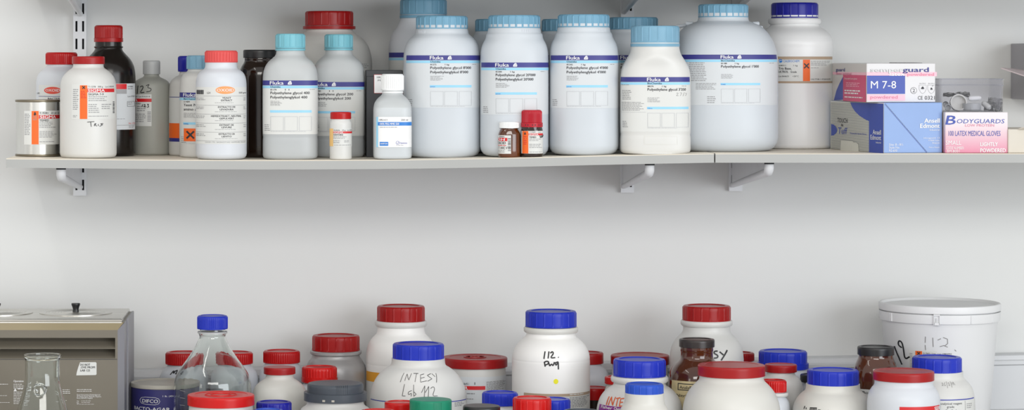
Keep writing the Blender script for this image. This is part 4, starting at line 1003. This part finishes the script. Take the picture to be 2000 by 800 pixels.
b = bench('big white bottle with blue cap, 112 PWG in marker and a yellow dot', 1076, -.252, [(47, 644), (48, 656), (56, 661), (67, 672), (74, 686), (75.8, 697), (75.4, 700), (76, 703), (76, 740)], 'white_stained', cap=(50, 601.5, 641.5, W3, 'blue'), ring=(53, 637, 654, 'white_cream'), vref=740)
P = Print(b.surf); P.rect(1024, 1151, 767.4, 800, 'paper', 0); P.rect(1024, 1151, 767.4, 772.6, 'print_tan', 1); P.lines(1112, 1142, 768.6, 771.8, 1, 'paper', 2, .6); P.lines(1112, 1150, 775, 796, 7, 'ink_grey', 2, .5); P.oval(1085.6, 743, 4.6, 5, 'print_yellow', 1); P.build('label_print', b.root)
P = Print(b.surf); P.pen([[(292, 400), (287, 450)], [(320, 400), (315, 447)], [(330, 412), (344, 400), (354, 412), (328, 444), (364, 440)], [(383, 437), (387, 440)], [(290, 470), (296, 502)], [(288, 474), (304, 464), (320, 468), (316, 484), (292, 492)], [(320, 476), (326, 500), (338, 480), (348, 498), (358, 470)], [(384, 468), (362, 476), (368, 492), (383, 474)], [(383, 472), (384, 520)]], 2.5, 'marker', (980, 570), .2875); P.build('handwritten_lettering', b.root)
bench('white bottle, small red lid, peeking out past the yellow-dot bottle', 1145, -.09, jarprof(30, 47, 710, 740), 'white_cool', cap=(33.5, 683.5, 712, 'none', 'red_lid'))
b = bench('wide white tub with dark red lid behind the orange-lettered bottle', 1250, -.122, [(53, 714), (54, 722), (55.5, 735), (55.5, 760)], 'white_cream', name='tub', cap=(57, 686, 716, 'none', 'red_dark', dict(recess=.0008, bev=.003)))
b = bench('tall white bottle with wide red cap, SY in marker, behind the brown glass', 1380, -.172, [(45.5, 632), (46, 647), (52, 654), (61, 663), (68, 676), (71.6, 692), (72, 710), (72, 740)], 'white', cap=(47, 591.5, 629.5, W3, 'red_dark'), ring=(50.4, 624, 640.5, 'white'), vref=690)
P = Print(b.surf); P.pen([[(425, 397), (402, 398), (398, 412), (426, 426), (420, 442), (397, 444)], [(438, 402), (462, 424)], [(492, 393), (470, 424), (444, 460)]], 2.8, 'marker', (1280, 570), .2875); P.build('handwritten_lettering', b.root)
bench('little white bottle with dark red cap just visible behind the marker-lettered SY bottle', 1441, -.085, jarprof(29, 36, 706, 722), 'white_cool', cap=(32, 684, 707, 'fine', 'red_dark'))
bench('white bottle with a wide flanged blue cap near the wall trunking', 1529, -.158, [(46, 719), (47, 728), (56, 735), (61.5, 748), (62, 765)], 'white_cool', cap=(46.8, 679, 713, W3, 'blue'), tamper=(50, 713, 724, 'blue'))
b = bench('brown glass jar with black screw lid standing before the white bucket', 1710.5, -.277, [(33, 694), (34, 699), (36, 703), (41, 714), (44, 730), (46, 750), (46.5, 770)], 'amber_brown', name='jar', cap=(35.5, 672, 695.5, 'none', 'black_cap'), vref=770)
P = Print(b.surf); P.rect(1668, 1753, 760, 800, 'paper', 0); P.text('Boric acid', 1685, 1730, 768.5, 5, 'ink', .02); P.build('label_print', b.root)

# bucket
def bucket():
    yd = -.178; s = S(yd); X = (1835 - EX) / s
    root = thing('bucket', 'large white lidded plastic bucket with 112 handwritten on its side', 'bucket', (X, yd, BENCH))
    r = 117 / s; zt = PZ(579.5, yd + r) - BENCH; z = lambda py: PZ(py, yd - r) - BENCH
    m = 'bucket_white'
    P = [(.001, .001), (r * .70, .001), (r * .73, .004), (r * .823, PZ(800, yd) - BENCH), (r * .945, z(637)), (r * .952, z(634))]
    full = [(p[0], p[0], 2, p[1]) for p in P]
    zr = z(634)
    mb = MB(); mb.lathe(P + [(r * .985, zr + .0004), (r * .99, zr + .004), (r * .995, z(616)), (r * .94, z(616)), (r * .94, zt - .006), (.001, zt - .006)], m, 96); mb.build('body', root, angle=30)
    mb = MB()
    zl = z(613.5)
    mb.lathe([(r * .93, zl), (r * .998, zl), (r, zl + .002), (r, zt - .004), (r * .996, zt - .001), (r * .985, zt), (r * .955, zt), (r * .945, zt - .0015), (r * .93, zt - .006), (r * .925, zt - .006), (r * .91, zt - .0042), (r * .89, zt - .0042), (.001, zt - .0042)], m, 96); mb.build('lid', root, angle=30)
    mb = MB()
    for t in (-.92, -.88, .55, 1.05):
        q = r * .998; mb.hexa([(q * w * math.sin(t + a - .23), -q * w * math.cos(t + a - .23), zz) for zz in (zr + .001, z(617)) for a, w in ((-.006, 1.006), (.006, 1.006), (.006, .98), (-.006, .98))], m)
    mb.build('skirt_rib', root)
    t = -.23 - .03; q = r * .999; mb = MB()
    for a0, a1, za, zb in ((-.05, -.042, zr - .001, z(615)), (.042, .05, zr - .001, z(615)), (-.05, .05, z(616.5), z(614)), (-.035, .035, zr - .001, zr + .0035), (-.006, .006, zr + .003, zr + .012)):
        mb.hexa([(q * w * math.sin(t + a), -q * w * math.cos(t + a), zz) for zz in (za, zb) for a, w in ((a0, 1.02), (a1, 1.02), (a1, .97), (a0, .97))], m)
    mb.build('latch', root)
    P = Print(Round(X, yd, BENCH, full, PZ(690, yd) - BENCH))
    P.rect(1776, 1830, 684, 800, 'paper', 0); P.rect(1789, 1802, 685, 697, 'print_orange', 1); cross(P, 1795.6, 689.6, 3, 1.7); P.text('D-7693  5 kg   Lot 128K0752', 1804, 1858, 690.5, 3, 'ink', .0, 2); P.lines(1778, 1785, 690, 730, 14, 'ink_grey'); P.build('label_print', root)
    P = Print(P.s); P.pen([[(497, 400), (510, 440), (540, 515)], [(545, 404), (522, 388), (528, 358), (548, 366), (556, 410), (560, 480), (593, 458)]], 2.8, 'marker', (1600, 560), .3); P.build('handwritten_lettering', root); P = Print(P.s)
    P.pen([[(697, 320), (694, 360)], [(694, 375), (696, 408)], [(742, 325), (744, 385)], [(772, 340), (792, 330)], [(805, 322), (832, 332), (834, 362), (815, 378)], [(785, 382), (810, 375), (835, 385)], [(878, 402), (888, 412)]], 1.1, 'pencil', (1600, 560), .3); P.build('handwritten_lettering', root)
bucket()

# middle of the bench
def glass_bottle():
    yd = -.33; cx = 415; s = S(yd); X = (cx - EX) / s
    root = thing('glass_bottle', 'clear wide glass laboratory bottle with a blue screw cap', 'bottle', (X, yd, BENCH))
    z = lambda py: PZ(py, yd) - BENCH
    prof = [(25, 640), (25, 647), (27.5, 649), (27.5, 652), (25.5, 654), (26, 659), (29, 666), (36, 680), (47, 697), (60, 714), (70, 728), (75, 742), (76, 757), (76, 900)]
    o = chaikin([(h / s, z(py)) for h, py in prof], 2)
    rb = o[-1][0]; o = [p for p in o if p[1] > .016] + [(rb, .012), (rb - .002, .005), (rb - .008, .0008), (rb - .016, 0)]
    t = .0022
    inn = [(max(.0008, r - t), max(zz, .006)) for r, zz in o if zz > .010] + [(rb - .02, .0062), (.0008, .0062)]
    outer = [(.0008, .001)] + list(reversed(o))
    mb = MB(); mb.lathe(outer + inn, 'bottle_glass', 80, closed=True); mb.build('glass_body', root, angle=60)
    r = 30 / s
    cap_mesh(r, PZ(644.5, yd - r) - BENCH, PZ(612.5, yd + r) - BENCH, 'fine', 'blue', recess=.001).build('cap', root, angle=32)
    mb = MB(); rr = 26 / s; mb.lathe([(rr, z(650)), (rr + .003, z(649.6)), (rr + .003, z(646.5)), (rr, z(646))], 'cap_nat', 64); mb.build('pouring_ring', root)
    full = [(r_, r_, 2, zz) for r_, zz in sorted(set(outer[1:]), key=lambda p: p[1])]
    P = Print(Round(X, yd, BENCH, full, z(780)))
    for y in (764, 778, 792): P.rect(352 + 0, 362, y, y + .8, 'ink_grey', 0)
    P.build('scale_print', root)
glass_bottle()

def canned():
    yd = -.222; cx = 322; s = S(yd); X = (cx - EX) / s; r = 67 / s
    root = thing('powder_can', 'navy blue round can with a dull grey lid beside the water bath', 'can', (X, yd, BENCH))
    zt = PZ(737.5, yd + r) - BENCH; zl = PZ(761, yd - r) - BENCH
    mb = MB(); mb.lathe([(.001, 0), (r - .002, 0), (r - .001, .002), (r - .001, zl + .004), (.001, zl + .004)], 'can_navy', 80); mb.build('body', root)
    mb = MB(); mb.lathe([(r * .9, zl), (r - .0005, zl), (r + .0006, zl + .001), (r + .0006, zt - .002), (r - .0006, zt), (r - .003, zt), (r - .005, zt - .002), (r - .012, zt - .002), (.001, zt - .001)], 'can_lid', 80); mb.build('lid', root)
    full = [(r - .001, r - .001, 2, 0), (r - .001, r - .001, 2, zt)]
    P = Print(Round(X, yd, BENCH, full, .1))
    P.text('DIFCO', 279, 309, 785.4, 6.6, 'print_white', .03, 3)
    o = [(274, 781.5), (277, 776), (285, 774.6), (303, 775), (310, 777), (312.6, 782), (310, 787), (303, 789), (285, 788.6), (277, 787), (274, 781.5)]
    P.stroke(o, .7, 'print_white', 2); P.text('1 lb. (454 g)', 318, 346, 773.4, 3, 'print_white', .02, 2); P.text('BACTO-AGAR', 263.5, 332, 801, 6.6, 'print_white', .04, 2); P.build('label_print', root)
canned()

bench('small white bottle with a flat plain red lid beside the clear glass bottle', 546, -.302, [(27, 732), (27.5, 738), (36, 743), (47, 752), (53, 765), (55, 782), (55, 800)], 'white_cream', cap=(31, 712, 732.5, 'none', 'red_lid', dict(recess=0)), corner=8)
bench('white bottle with red grooved cap in front of the silver grey bottle', 624, -.232, jarprof(31, 39, 746, 762), 'white_cool', cap=(34.3, 711, 740, 'coarse', 'red_bright'), tamper=(35.5, 740, 749, 'red_bright'))
b = bench('broad oval white bottle with blue cap, Lab 112 handwritten in pen', 817, -.332, [(52, 705), (53.5, 713), (62, 717), (76, 728), (87, 744), (93.6, 764), (95.4, 782), (95.4, 830)], 'white', cap=(50.6, 664.5, 707.5, W3, 'blue'), ry=.8, corner=14, vref=790)
P = Print(b.surf); P.rect(724, 911, 785.4, 850, 'paper', 0); P.rect(724, 911, 783.6, 785.2, 'print_royal', 1); P.lines(887, 906, 787, 796, 3, 'ink_grey', 2, .5); P.build('label_print', b.root)
P = Print(b.surf)
P.pen([[(520, 255), (515, 372)], [(575, 352), (582, 265), (635, 342), (656, 258)], [(690, 258), (778, 258)], [(745, 262), (730, 365)], [(878, 264), (815, 275), (812, 366), (910, 350)], [(812, 318), (880, 305)], [(998, 262), (928, 282), (992, 326), (918, 356)], [(1015, 262), (1052, 302)], [(1092, 260), (1045, 376)],
       [(583, 395), (570, 545), (612, 545)], [(692, 475), (645, 490), (648, 535), (692, 500), (686, 548)], [(714, 400), (720, 548), (752, 520), (722, 490)], [(822, 500), (872, 410), (858, 556)], [(872, 500), (926, 420), (910, 556)], [(948, 450), (985, 422), (1010, 450), (960, 546), (1032, 545)]], .95, 'marker', (700, 690), .15); P.build('handwritten_lettering', b.root)
b = bench('white bottle with a dark grey flanged cap before the silver grey bottle', 655, -.422, [(55, 785), (57, 791), (68, 797), (72.5, 812), (73, 840)], 'white', cap=(55.2, 740.5, 775, 'none', 'grey_cap', dict(recess=0, bev=.005)), tamper=(61.5, 771.5, 788.5, 'grey_cap'), corner=12)
mb = MB(); r = 55.3 / b.s; z0 = PZ(772, b.y - r) - b.base; z1 = PZ(752, b.y - r) - b.base
for k in range(7):
    t = .05 + k * .065; mb.hexa([(r * w * math.sin(t + a), -r * w * math.cos(t + a), z) for z in (z0, z1) for a, w in ((-.014, 1.012), (.014, 1.012), (.014, .98), (-.014, .98))], 'grey_cap')
mb.build('grip_rib', b.root)
mb = MB(); r = 61.6 / b.s; z0 = PZ(785, b.y - r) - b.base
for t in (-.38, -.08):
    mb.hexa([(r * w * math.sin(t + a), -r * w * math.cos(t + a), z) for z in (z0, z0 + .0035) for a, w in ((-.045, 1.006), (.045, 1.006), (.045, .98), (-.045, .98))], 'can_lid')
mb.build('seal_tab', b.root)
b = bench('big white bottle with blue cap, lettered in orange pen', 1249, -.382, [(49, 736), (50, 751), (58, 755), (70, 765), (79, 779), (83.5, 797), (84, 815), (84, 850)], 'white', cap=(51.2, 694.5, 738.5, W3, 'blue'), ring=(56, 733, 752, 'white'), corner=12, vref=800)
P = Print(b.surf); P.pen([[(214, 650), (219, 757)], [(246, 757), (250, 650), (302, 752), (306, 645)], [(320, 664), (380, 650)], [(350, 658), (352, 757)], [(436, 654), (390, 662), (392, 754), (440, 748)], [(392, 706), (432, 702)]], 2.1, 'print_orange_pen', (1150, 680), .15); P.build('handwritten_lettering', b.root)
P = Print(b.surf); P.rect(1169.5, 1228, 794.6, 812, 'print_purple', 1); P.text('Fisher', 1174, 1196, 801, 5.6, 'print_white', .04, 3); P.text('Chemicals', 1199, 1226, 801, 5.2, 'print_white', .04, 3); P.build('label_print', b.root)
bench('small bottle with bright red cap wedged behind the orange-lettered bottle', 1215, -.25, jarprof(31, 35, 752, 770), 'white_cream', cap=(34, 731, 752, 'none', 'red_bright'))
bench('little brown jar with a red lid squeezed beside the yellow-dot bottle', 1160, -.186, [(28, 779), (28, 800), (29, 820)], 'amber', name='jar', cap=(29, 752, 781.5, 'none', 'red', dict(recess=.001)))
b = bench('brown glass jar with dark brown lid and aged label, orange-penned bottle next to it', 1361, -.303, [(32, 677), (32, 684), (31, 686), (31.5, 699), (36, 704), (46, 713), (53, 726), (56, 742), (56.3, 760), (56.3, 800)], 'amber_brown', name='jar', cap=(34.5, 657.5, 680, 'none', 'brownblack_cap'), vref=755)
P = Print(b.surf); P.rect(1312, 1412, 744, 800, 'paper_old', 0); P.frame(1324, 1390, 748.4, 762, 'ink', 1.6, 1); P.text('AnalaR', 1328, 1352, 759, 6, 'ink', .02); P.text('Nitrilo', 1322, 1350, 775, 5.6, 'ink', .03); P.build('label_print', b.root)
b = bench('large white round bottle with a wide plain red lid, frontmost of its neighbours', 1428.5, -.452, [(62, 735), (63, 742), (72, 750), (84, 764), (92, 783), (95, 802), (95, 840)], 'white_cream', cap=(65.3, 704, 739.5, 'none', 'red_lid', dict(recess=.0006, bev=.003)), corner=16)
bench('small white bottle with flat red lid before the flanged blue cap', 1525, -.286, [(27, 727), (28, 732), (36, 738), (42, 748), (44, 762), (44, 800)], 'white', cap=(31.2, 707, 728.5, 'none', 'red_lid', dict(recess=.0008)))
bench('little white bottle with red grooved cap and a pale neck ring', 1511, -.366, [(22, 764), (23, 774), (28, 780), (32, 790), (32.5, 820)], 'white_cool', cap=(25, 738, 767, 'coarse', 'red_bright'), ring=(28.6, 765, 776, 'white'))
b = bench('white bottle with broad blue cap beside the brown jar', 1627, -.385, [(52, 755), (53.5, 762), (62, 768), (71, 778), (77, 792), (79, 808), (79, 850)], 'white_cream', cap=(50, 715, 758.5, W3, 'blue'), corner=14, vref=800)
P = Print(b.surf); P.pen([[(146, 548), (142, 575)], [(160, 560), (164, 575)]] + [[(200 + 14 * i, 556), (202 + 14 * i, 585)] for i in range(5)] + [[(196, 558), (262, 554)]], 1.6, 'marker', (1540, 680), .21); P.text('Total', 1597, 1618, 804, 5, 'ink', .02); P.build('handwritten_lettering', b.root)
bench('tiny bottle whose black cap peeks out behind the broad blue cap', 1590, -.25, jarprof(22, 28, 748, 762), 'white_cool', cap=(27, 727, 748, 'none', 'black_cap'))
b = bench('white round bottle with flat red lid and crimson label before the bucket', 1765, -.480, [(56, 746), (57, 752), (62, 757), (68, 768), (70.4, 782), (70.6, 800), (70.6, 840)], 'white_cool', cap=(58.7, 716.5, 747.5, 'none', 'red_lid', dict(recess=.0004)), corner=12, vref=795)
P = Print(b.surf); P.rect(1757, 1834, 793, 850, 'print_red', 1); P.text('SERVA', 1824, 1860, 802, 7, 'print_white', .05, 3); P.build('label_print', b.root)
b = bench('white bottle with blue cap and blue-lined label before the bucket', 1830, -.362, [(50, 730), (51, 737), (58, 743), (66, 752), (71, 766), (73, 780), (73, 830)], 'white', cap=(47.7, 690.5, 731.5, W3, 'blue'), corner=12, vref=780)
P = Print(b.surf); P.rect(1790, 1902, 779.6, 850, 'paper', 0); P.rect(1790, 1902, 778.4, 780.4, 'print_royal', 1); P.text('Analytical reagent', 1834, 1878, 788.4, 4.2, 'ink', .01); P.text('grade', 1849, 1863, 794.6, 4.2, 'ink', .01); P.rect(1884, 1884.5, 782, 820, 'ink_grey', 2); P.lines(1887, 1899, 788, 799, 3, 'ink_grey'); P.text('Purified', 1847, 1867, 802, 4.2, 'ink', .01); P.build('label_print', b.root)
P = Print(b.surf); P.pen([[(1841.6, 748.6), (1844.6, 747.4), (1844, 750.6), (1841.4, 752.6), (1845.6, 752)], [(1850.6, 747), (1847, 750), (1848.6, 753), (1850.6, 751)], [(1853.4, 757), (1854.4, 745)], [(1857, 748.6), (1860.4, 747), (1859.4, 750.6), (1857, 752.6), (1861, 752)], [(1863.6, 756), (1864.6, 745)], [(1866, 752), (1867, 747), (1868.6, 749)], [(1869, 752), (1871, 746), (1872.6, 752)]], .6, 'pencil'); P.build('handwritten_lettering', b.root)

# front of the bench
b = bench('white tub with a broad embossed red lid, nearest the clear glass bottle', 431.5, -.502, [(62, 790), (63, 798), (63, 840)], 'white', name='tub', cap=(65.6, 761.5, 797.5, 'none', 'red_bright', dict(recess=.0008, bev=.003)), corner=8)
mb = MB(); zl = PZ(761.5, b.y + 65.6 / b.s) - b.base; s = b.s
for rr in (30, 19): mb.lathe([(rr / s, zl - .0009), (rr / s + .0004, zl + .0004), (rr / s + .0016, zl + .0004), (rr / s + .002, zl - .0009)], 'red_bright', 56)
mb.build('lid_emboss', b.root)
bench('blue-capped bottle between the broad embossed red lid and the grey cap', 535, -.425, jarprof(32, 40, 812, 826), 'white', cap=(35, 779, 812, W3, 'blue_deep'))
bench('pale-blue-capped bottle nearest the photo bottom beside the embossed red lid', 524, -.562, jarprof(28, 34, 826, 840), 'white', cap=(30.3, 795, 826, W3, 'blue_mid'))
bench('plain red-capped bottle half hidden behind the green cap', 782, -.468, jarprof(28, 34, 806, 822), 'white', cap=(31, 779.5, 808, 'none', 'red_bright'))
b = bench('bottle with a jade green grooved cap before the Lab 112 bottle', 841, -.552, jarprof(38, 46, 812, 830), 'white', cap=(41.2, 773.6, 815, 'none', 'green', dict(recess=0, bev=.003)))
mb = MB(); r = 41.3 / b.s; z0 = PZ(815, b.y - r) - b.base; z1 = PZ(786, b.y - r) - b.base
for t0, n_ in ((.14, 6), (-.80, 4)):
    mb = MB()
    for k in range(n_):
        t = t0 + k * .075; mb.hexa([(r * w * math.sin(t + a - .02), -r * w * math.cos(t + a - .02), z) for z in (z0, z1) for a, w in ((-.016, 1.014), (.016, 1.014), (.016, .98), (-.016, .98))], 'green')
    mb.build('grip_rib', b.root)
bench('red-rimmed lid just showing at the photo bottom beside the green cap', 738, -.562, jarprof(31, 36, 824, 840), 'white', cap=(34, 796, 824, 'none', 'red_bright', dict(recess=.001)))
bench('bottle with a plain black lid at the photo bottom between green and blue caps', 940.5, -.552, jarprof(33, 41, 815, 830), 'white', cap=(36.5, 786.5, 816, 'none', 'black_cap', dict(recess=0)))
bench('white bottle with blue cap in front of the wide red-lidded tub', 976.5, -.402, jarprof(33, 43, 793, 812), 'white', cap=(35.2, 760.5, 793.5, W3, 'blue'))
bench('bottle with a glossy red cap in front of the yellow-dot bottle', 1039, -.502, jarprof(34, 42, 806, 824), 'white', cap=(37.8, 770.5, 807, W3, 'red_bright'))
bench('blue-capped bottle tucked between the glossy red cap and the yellow-dot bottle', 1077, -.418, jarprof(34, 42, 806, 824), 'white', cap=(37, 773, 806, W3, 'blue'))
bench('bottle whose dark grey lid just shows below the little brown jar', 1135, -.552, jarprof(31, 36, 822, 838), 'white', cap=(35, 796, 822, 'none', 'grey_cap'))
bench('small white bottle with a mid-blue cap in front of the orange-lettered one', 1258.5, -.522, [(38, 773), (39, 785), (40.5, 789), (46, 797), (50, 812), (50, 850)], 'white_cream', cap=(37.4, 743.5, 776.5, W3, 'blue_mid'))

# conical flask
def flask():
    yd = -.55; cx = 83; s = S(yd); X = (cx - EX) / s
    root = thing('conical_flask', 'clear glass conical flask standing in front of the water bath', 'flask', (X, yd, BENCH))
    z = lambda py: PZ(py, yd) - BENCH
    prof = [(33.5, 692), (36.5, 691), (37, 694), (36, 698), (34, 701), (33.5, 706), (33.5, 738), (35, 748), (39, 765), (49, 800), (62, 845), (75, 890), (85, 920)]
    o = chaikin([(h / s, z(py)) for h, py in prof], 2)
    rb = max(p[0] for p in o); o = [p for p in o if p[1] > .014] + [(rb, .010), (rb - .004, .002), (rb - .012, 0)]
    t = .0026
    inn = [(max(.0008, r - t), max(zz, .005)) for r, zz in o if zz > .008 and zz < z(700)] + [(rb - .018, .0048), (.0008, .0048)]
    outer = [(.0008, .0008)] + list(reversed(o)) + [(31.2 / s, z(692)), (30.6 / s, z(696))]
    mb = MB(); mb.lathe(outer + inn, 'flask_glass', 80); mb.build('glass_body', root, angle=60)
    # moulded side spout on the shoulder
    mb = MB(); y0 = -36 / s
    R = []
    for rr, dy in ((.0125, .004), (.0118, -.002), (.0108, -.010), (.0112, -.0125), (.0105, -.0140), (.0085, -.0135), (.0082, .0), (.0080, .005)):
        R.append([(rr * math.sin(2 * math.pi * i / 32) - .002, y0 + dy, rr * math.cos(2 * math.pi * i / 32) + z(757)) for i in range(32)])
    mb.rings(R, 'flask_glass', False, True); mb.build('side_spout', root, angle=60)
flask()

# ------------------------------------------------------------------ light
def area(name, loc, target, sx, sy, power, col):
    l = bpy.data.lights.new(name, 'AREA'); l.shape = 'RECTANGLE'; l.size = sx; l.size_y = sy; l.energy = power; l.color = col
    o = bpy.data.objects.new(name, l); C.objects.link(o); o.location = loc
    o.rotation_euler = (Vector(target) - Vector(loc)).to_track_quat('-Z', 'Y').to_euler()
    return o
area('window_light', (5.2, -7.6, 2.0), (.5, 0, 1.3), 5.0, 3.2, 275, (.90, .95, 1.0))
area('window_light', (-4.2, -6.6, 2.3), (0, -.2, 1.25), 1.0, 2.0, 16, (1.0, .96, .88))
area('ceiling_lamp', (.2, -5.2, 2.95), (.2, -.2, 1.2), 3.0, .8, 60, (1.0, .98, .94))
area('ceiling_lamp', (-.94, -1.2, 2.85), (-.94, -1.2, 0), .09, 1.2, 3.2, (1.0, .97, .92))
w = bpy.data.worlds.new('room_daylight'); bpy.context.scene.world = w; w.use_nodes = True
bg = w.node_tree.nodes['Background']; bg.inputs['Color'].default_value = (1.0, .99, .975, 1); bg.inputs['Strength'].default_value = .82

# ------------------------------------------------------------------ camera
cam = bpy.data.cameras.new('camera'); co = bpy.data.objects.new('camera', cam); C.objects.link(co)
co.location = (0, -D, EYE); co.rotation_euler = (math.pi / 2, 0, 0)
cam.sensor_fit = 'HORIZONTAL'; cam.sensor_width = 36; cam.lens = F / 2000 * 36
cam.shift_x = (1000 - EX) / 2000; cam.shift_y = -(400 - EY) / 2000
cam.clip_start = .05; cam.clip_end = 50
sc = bpy.context.scene; sc.camera = co
sc.view_settings.view_transform = 'Standard'; sc.view_settings.look = 'None'; sc.view_settings.gamma = 1; sc.view_settings.exposure = 0.06
sc.view_settings.use_curve_mapping = False
sc.cycles.transparent_max_bounces = 32
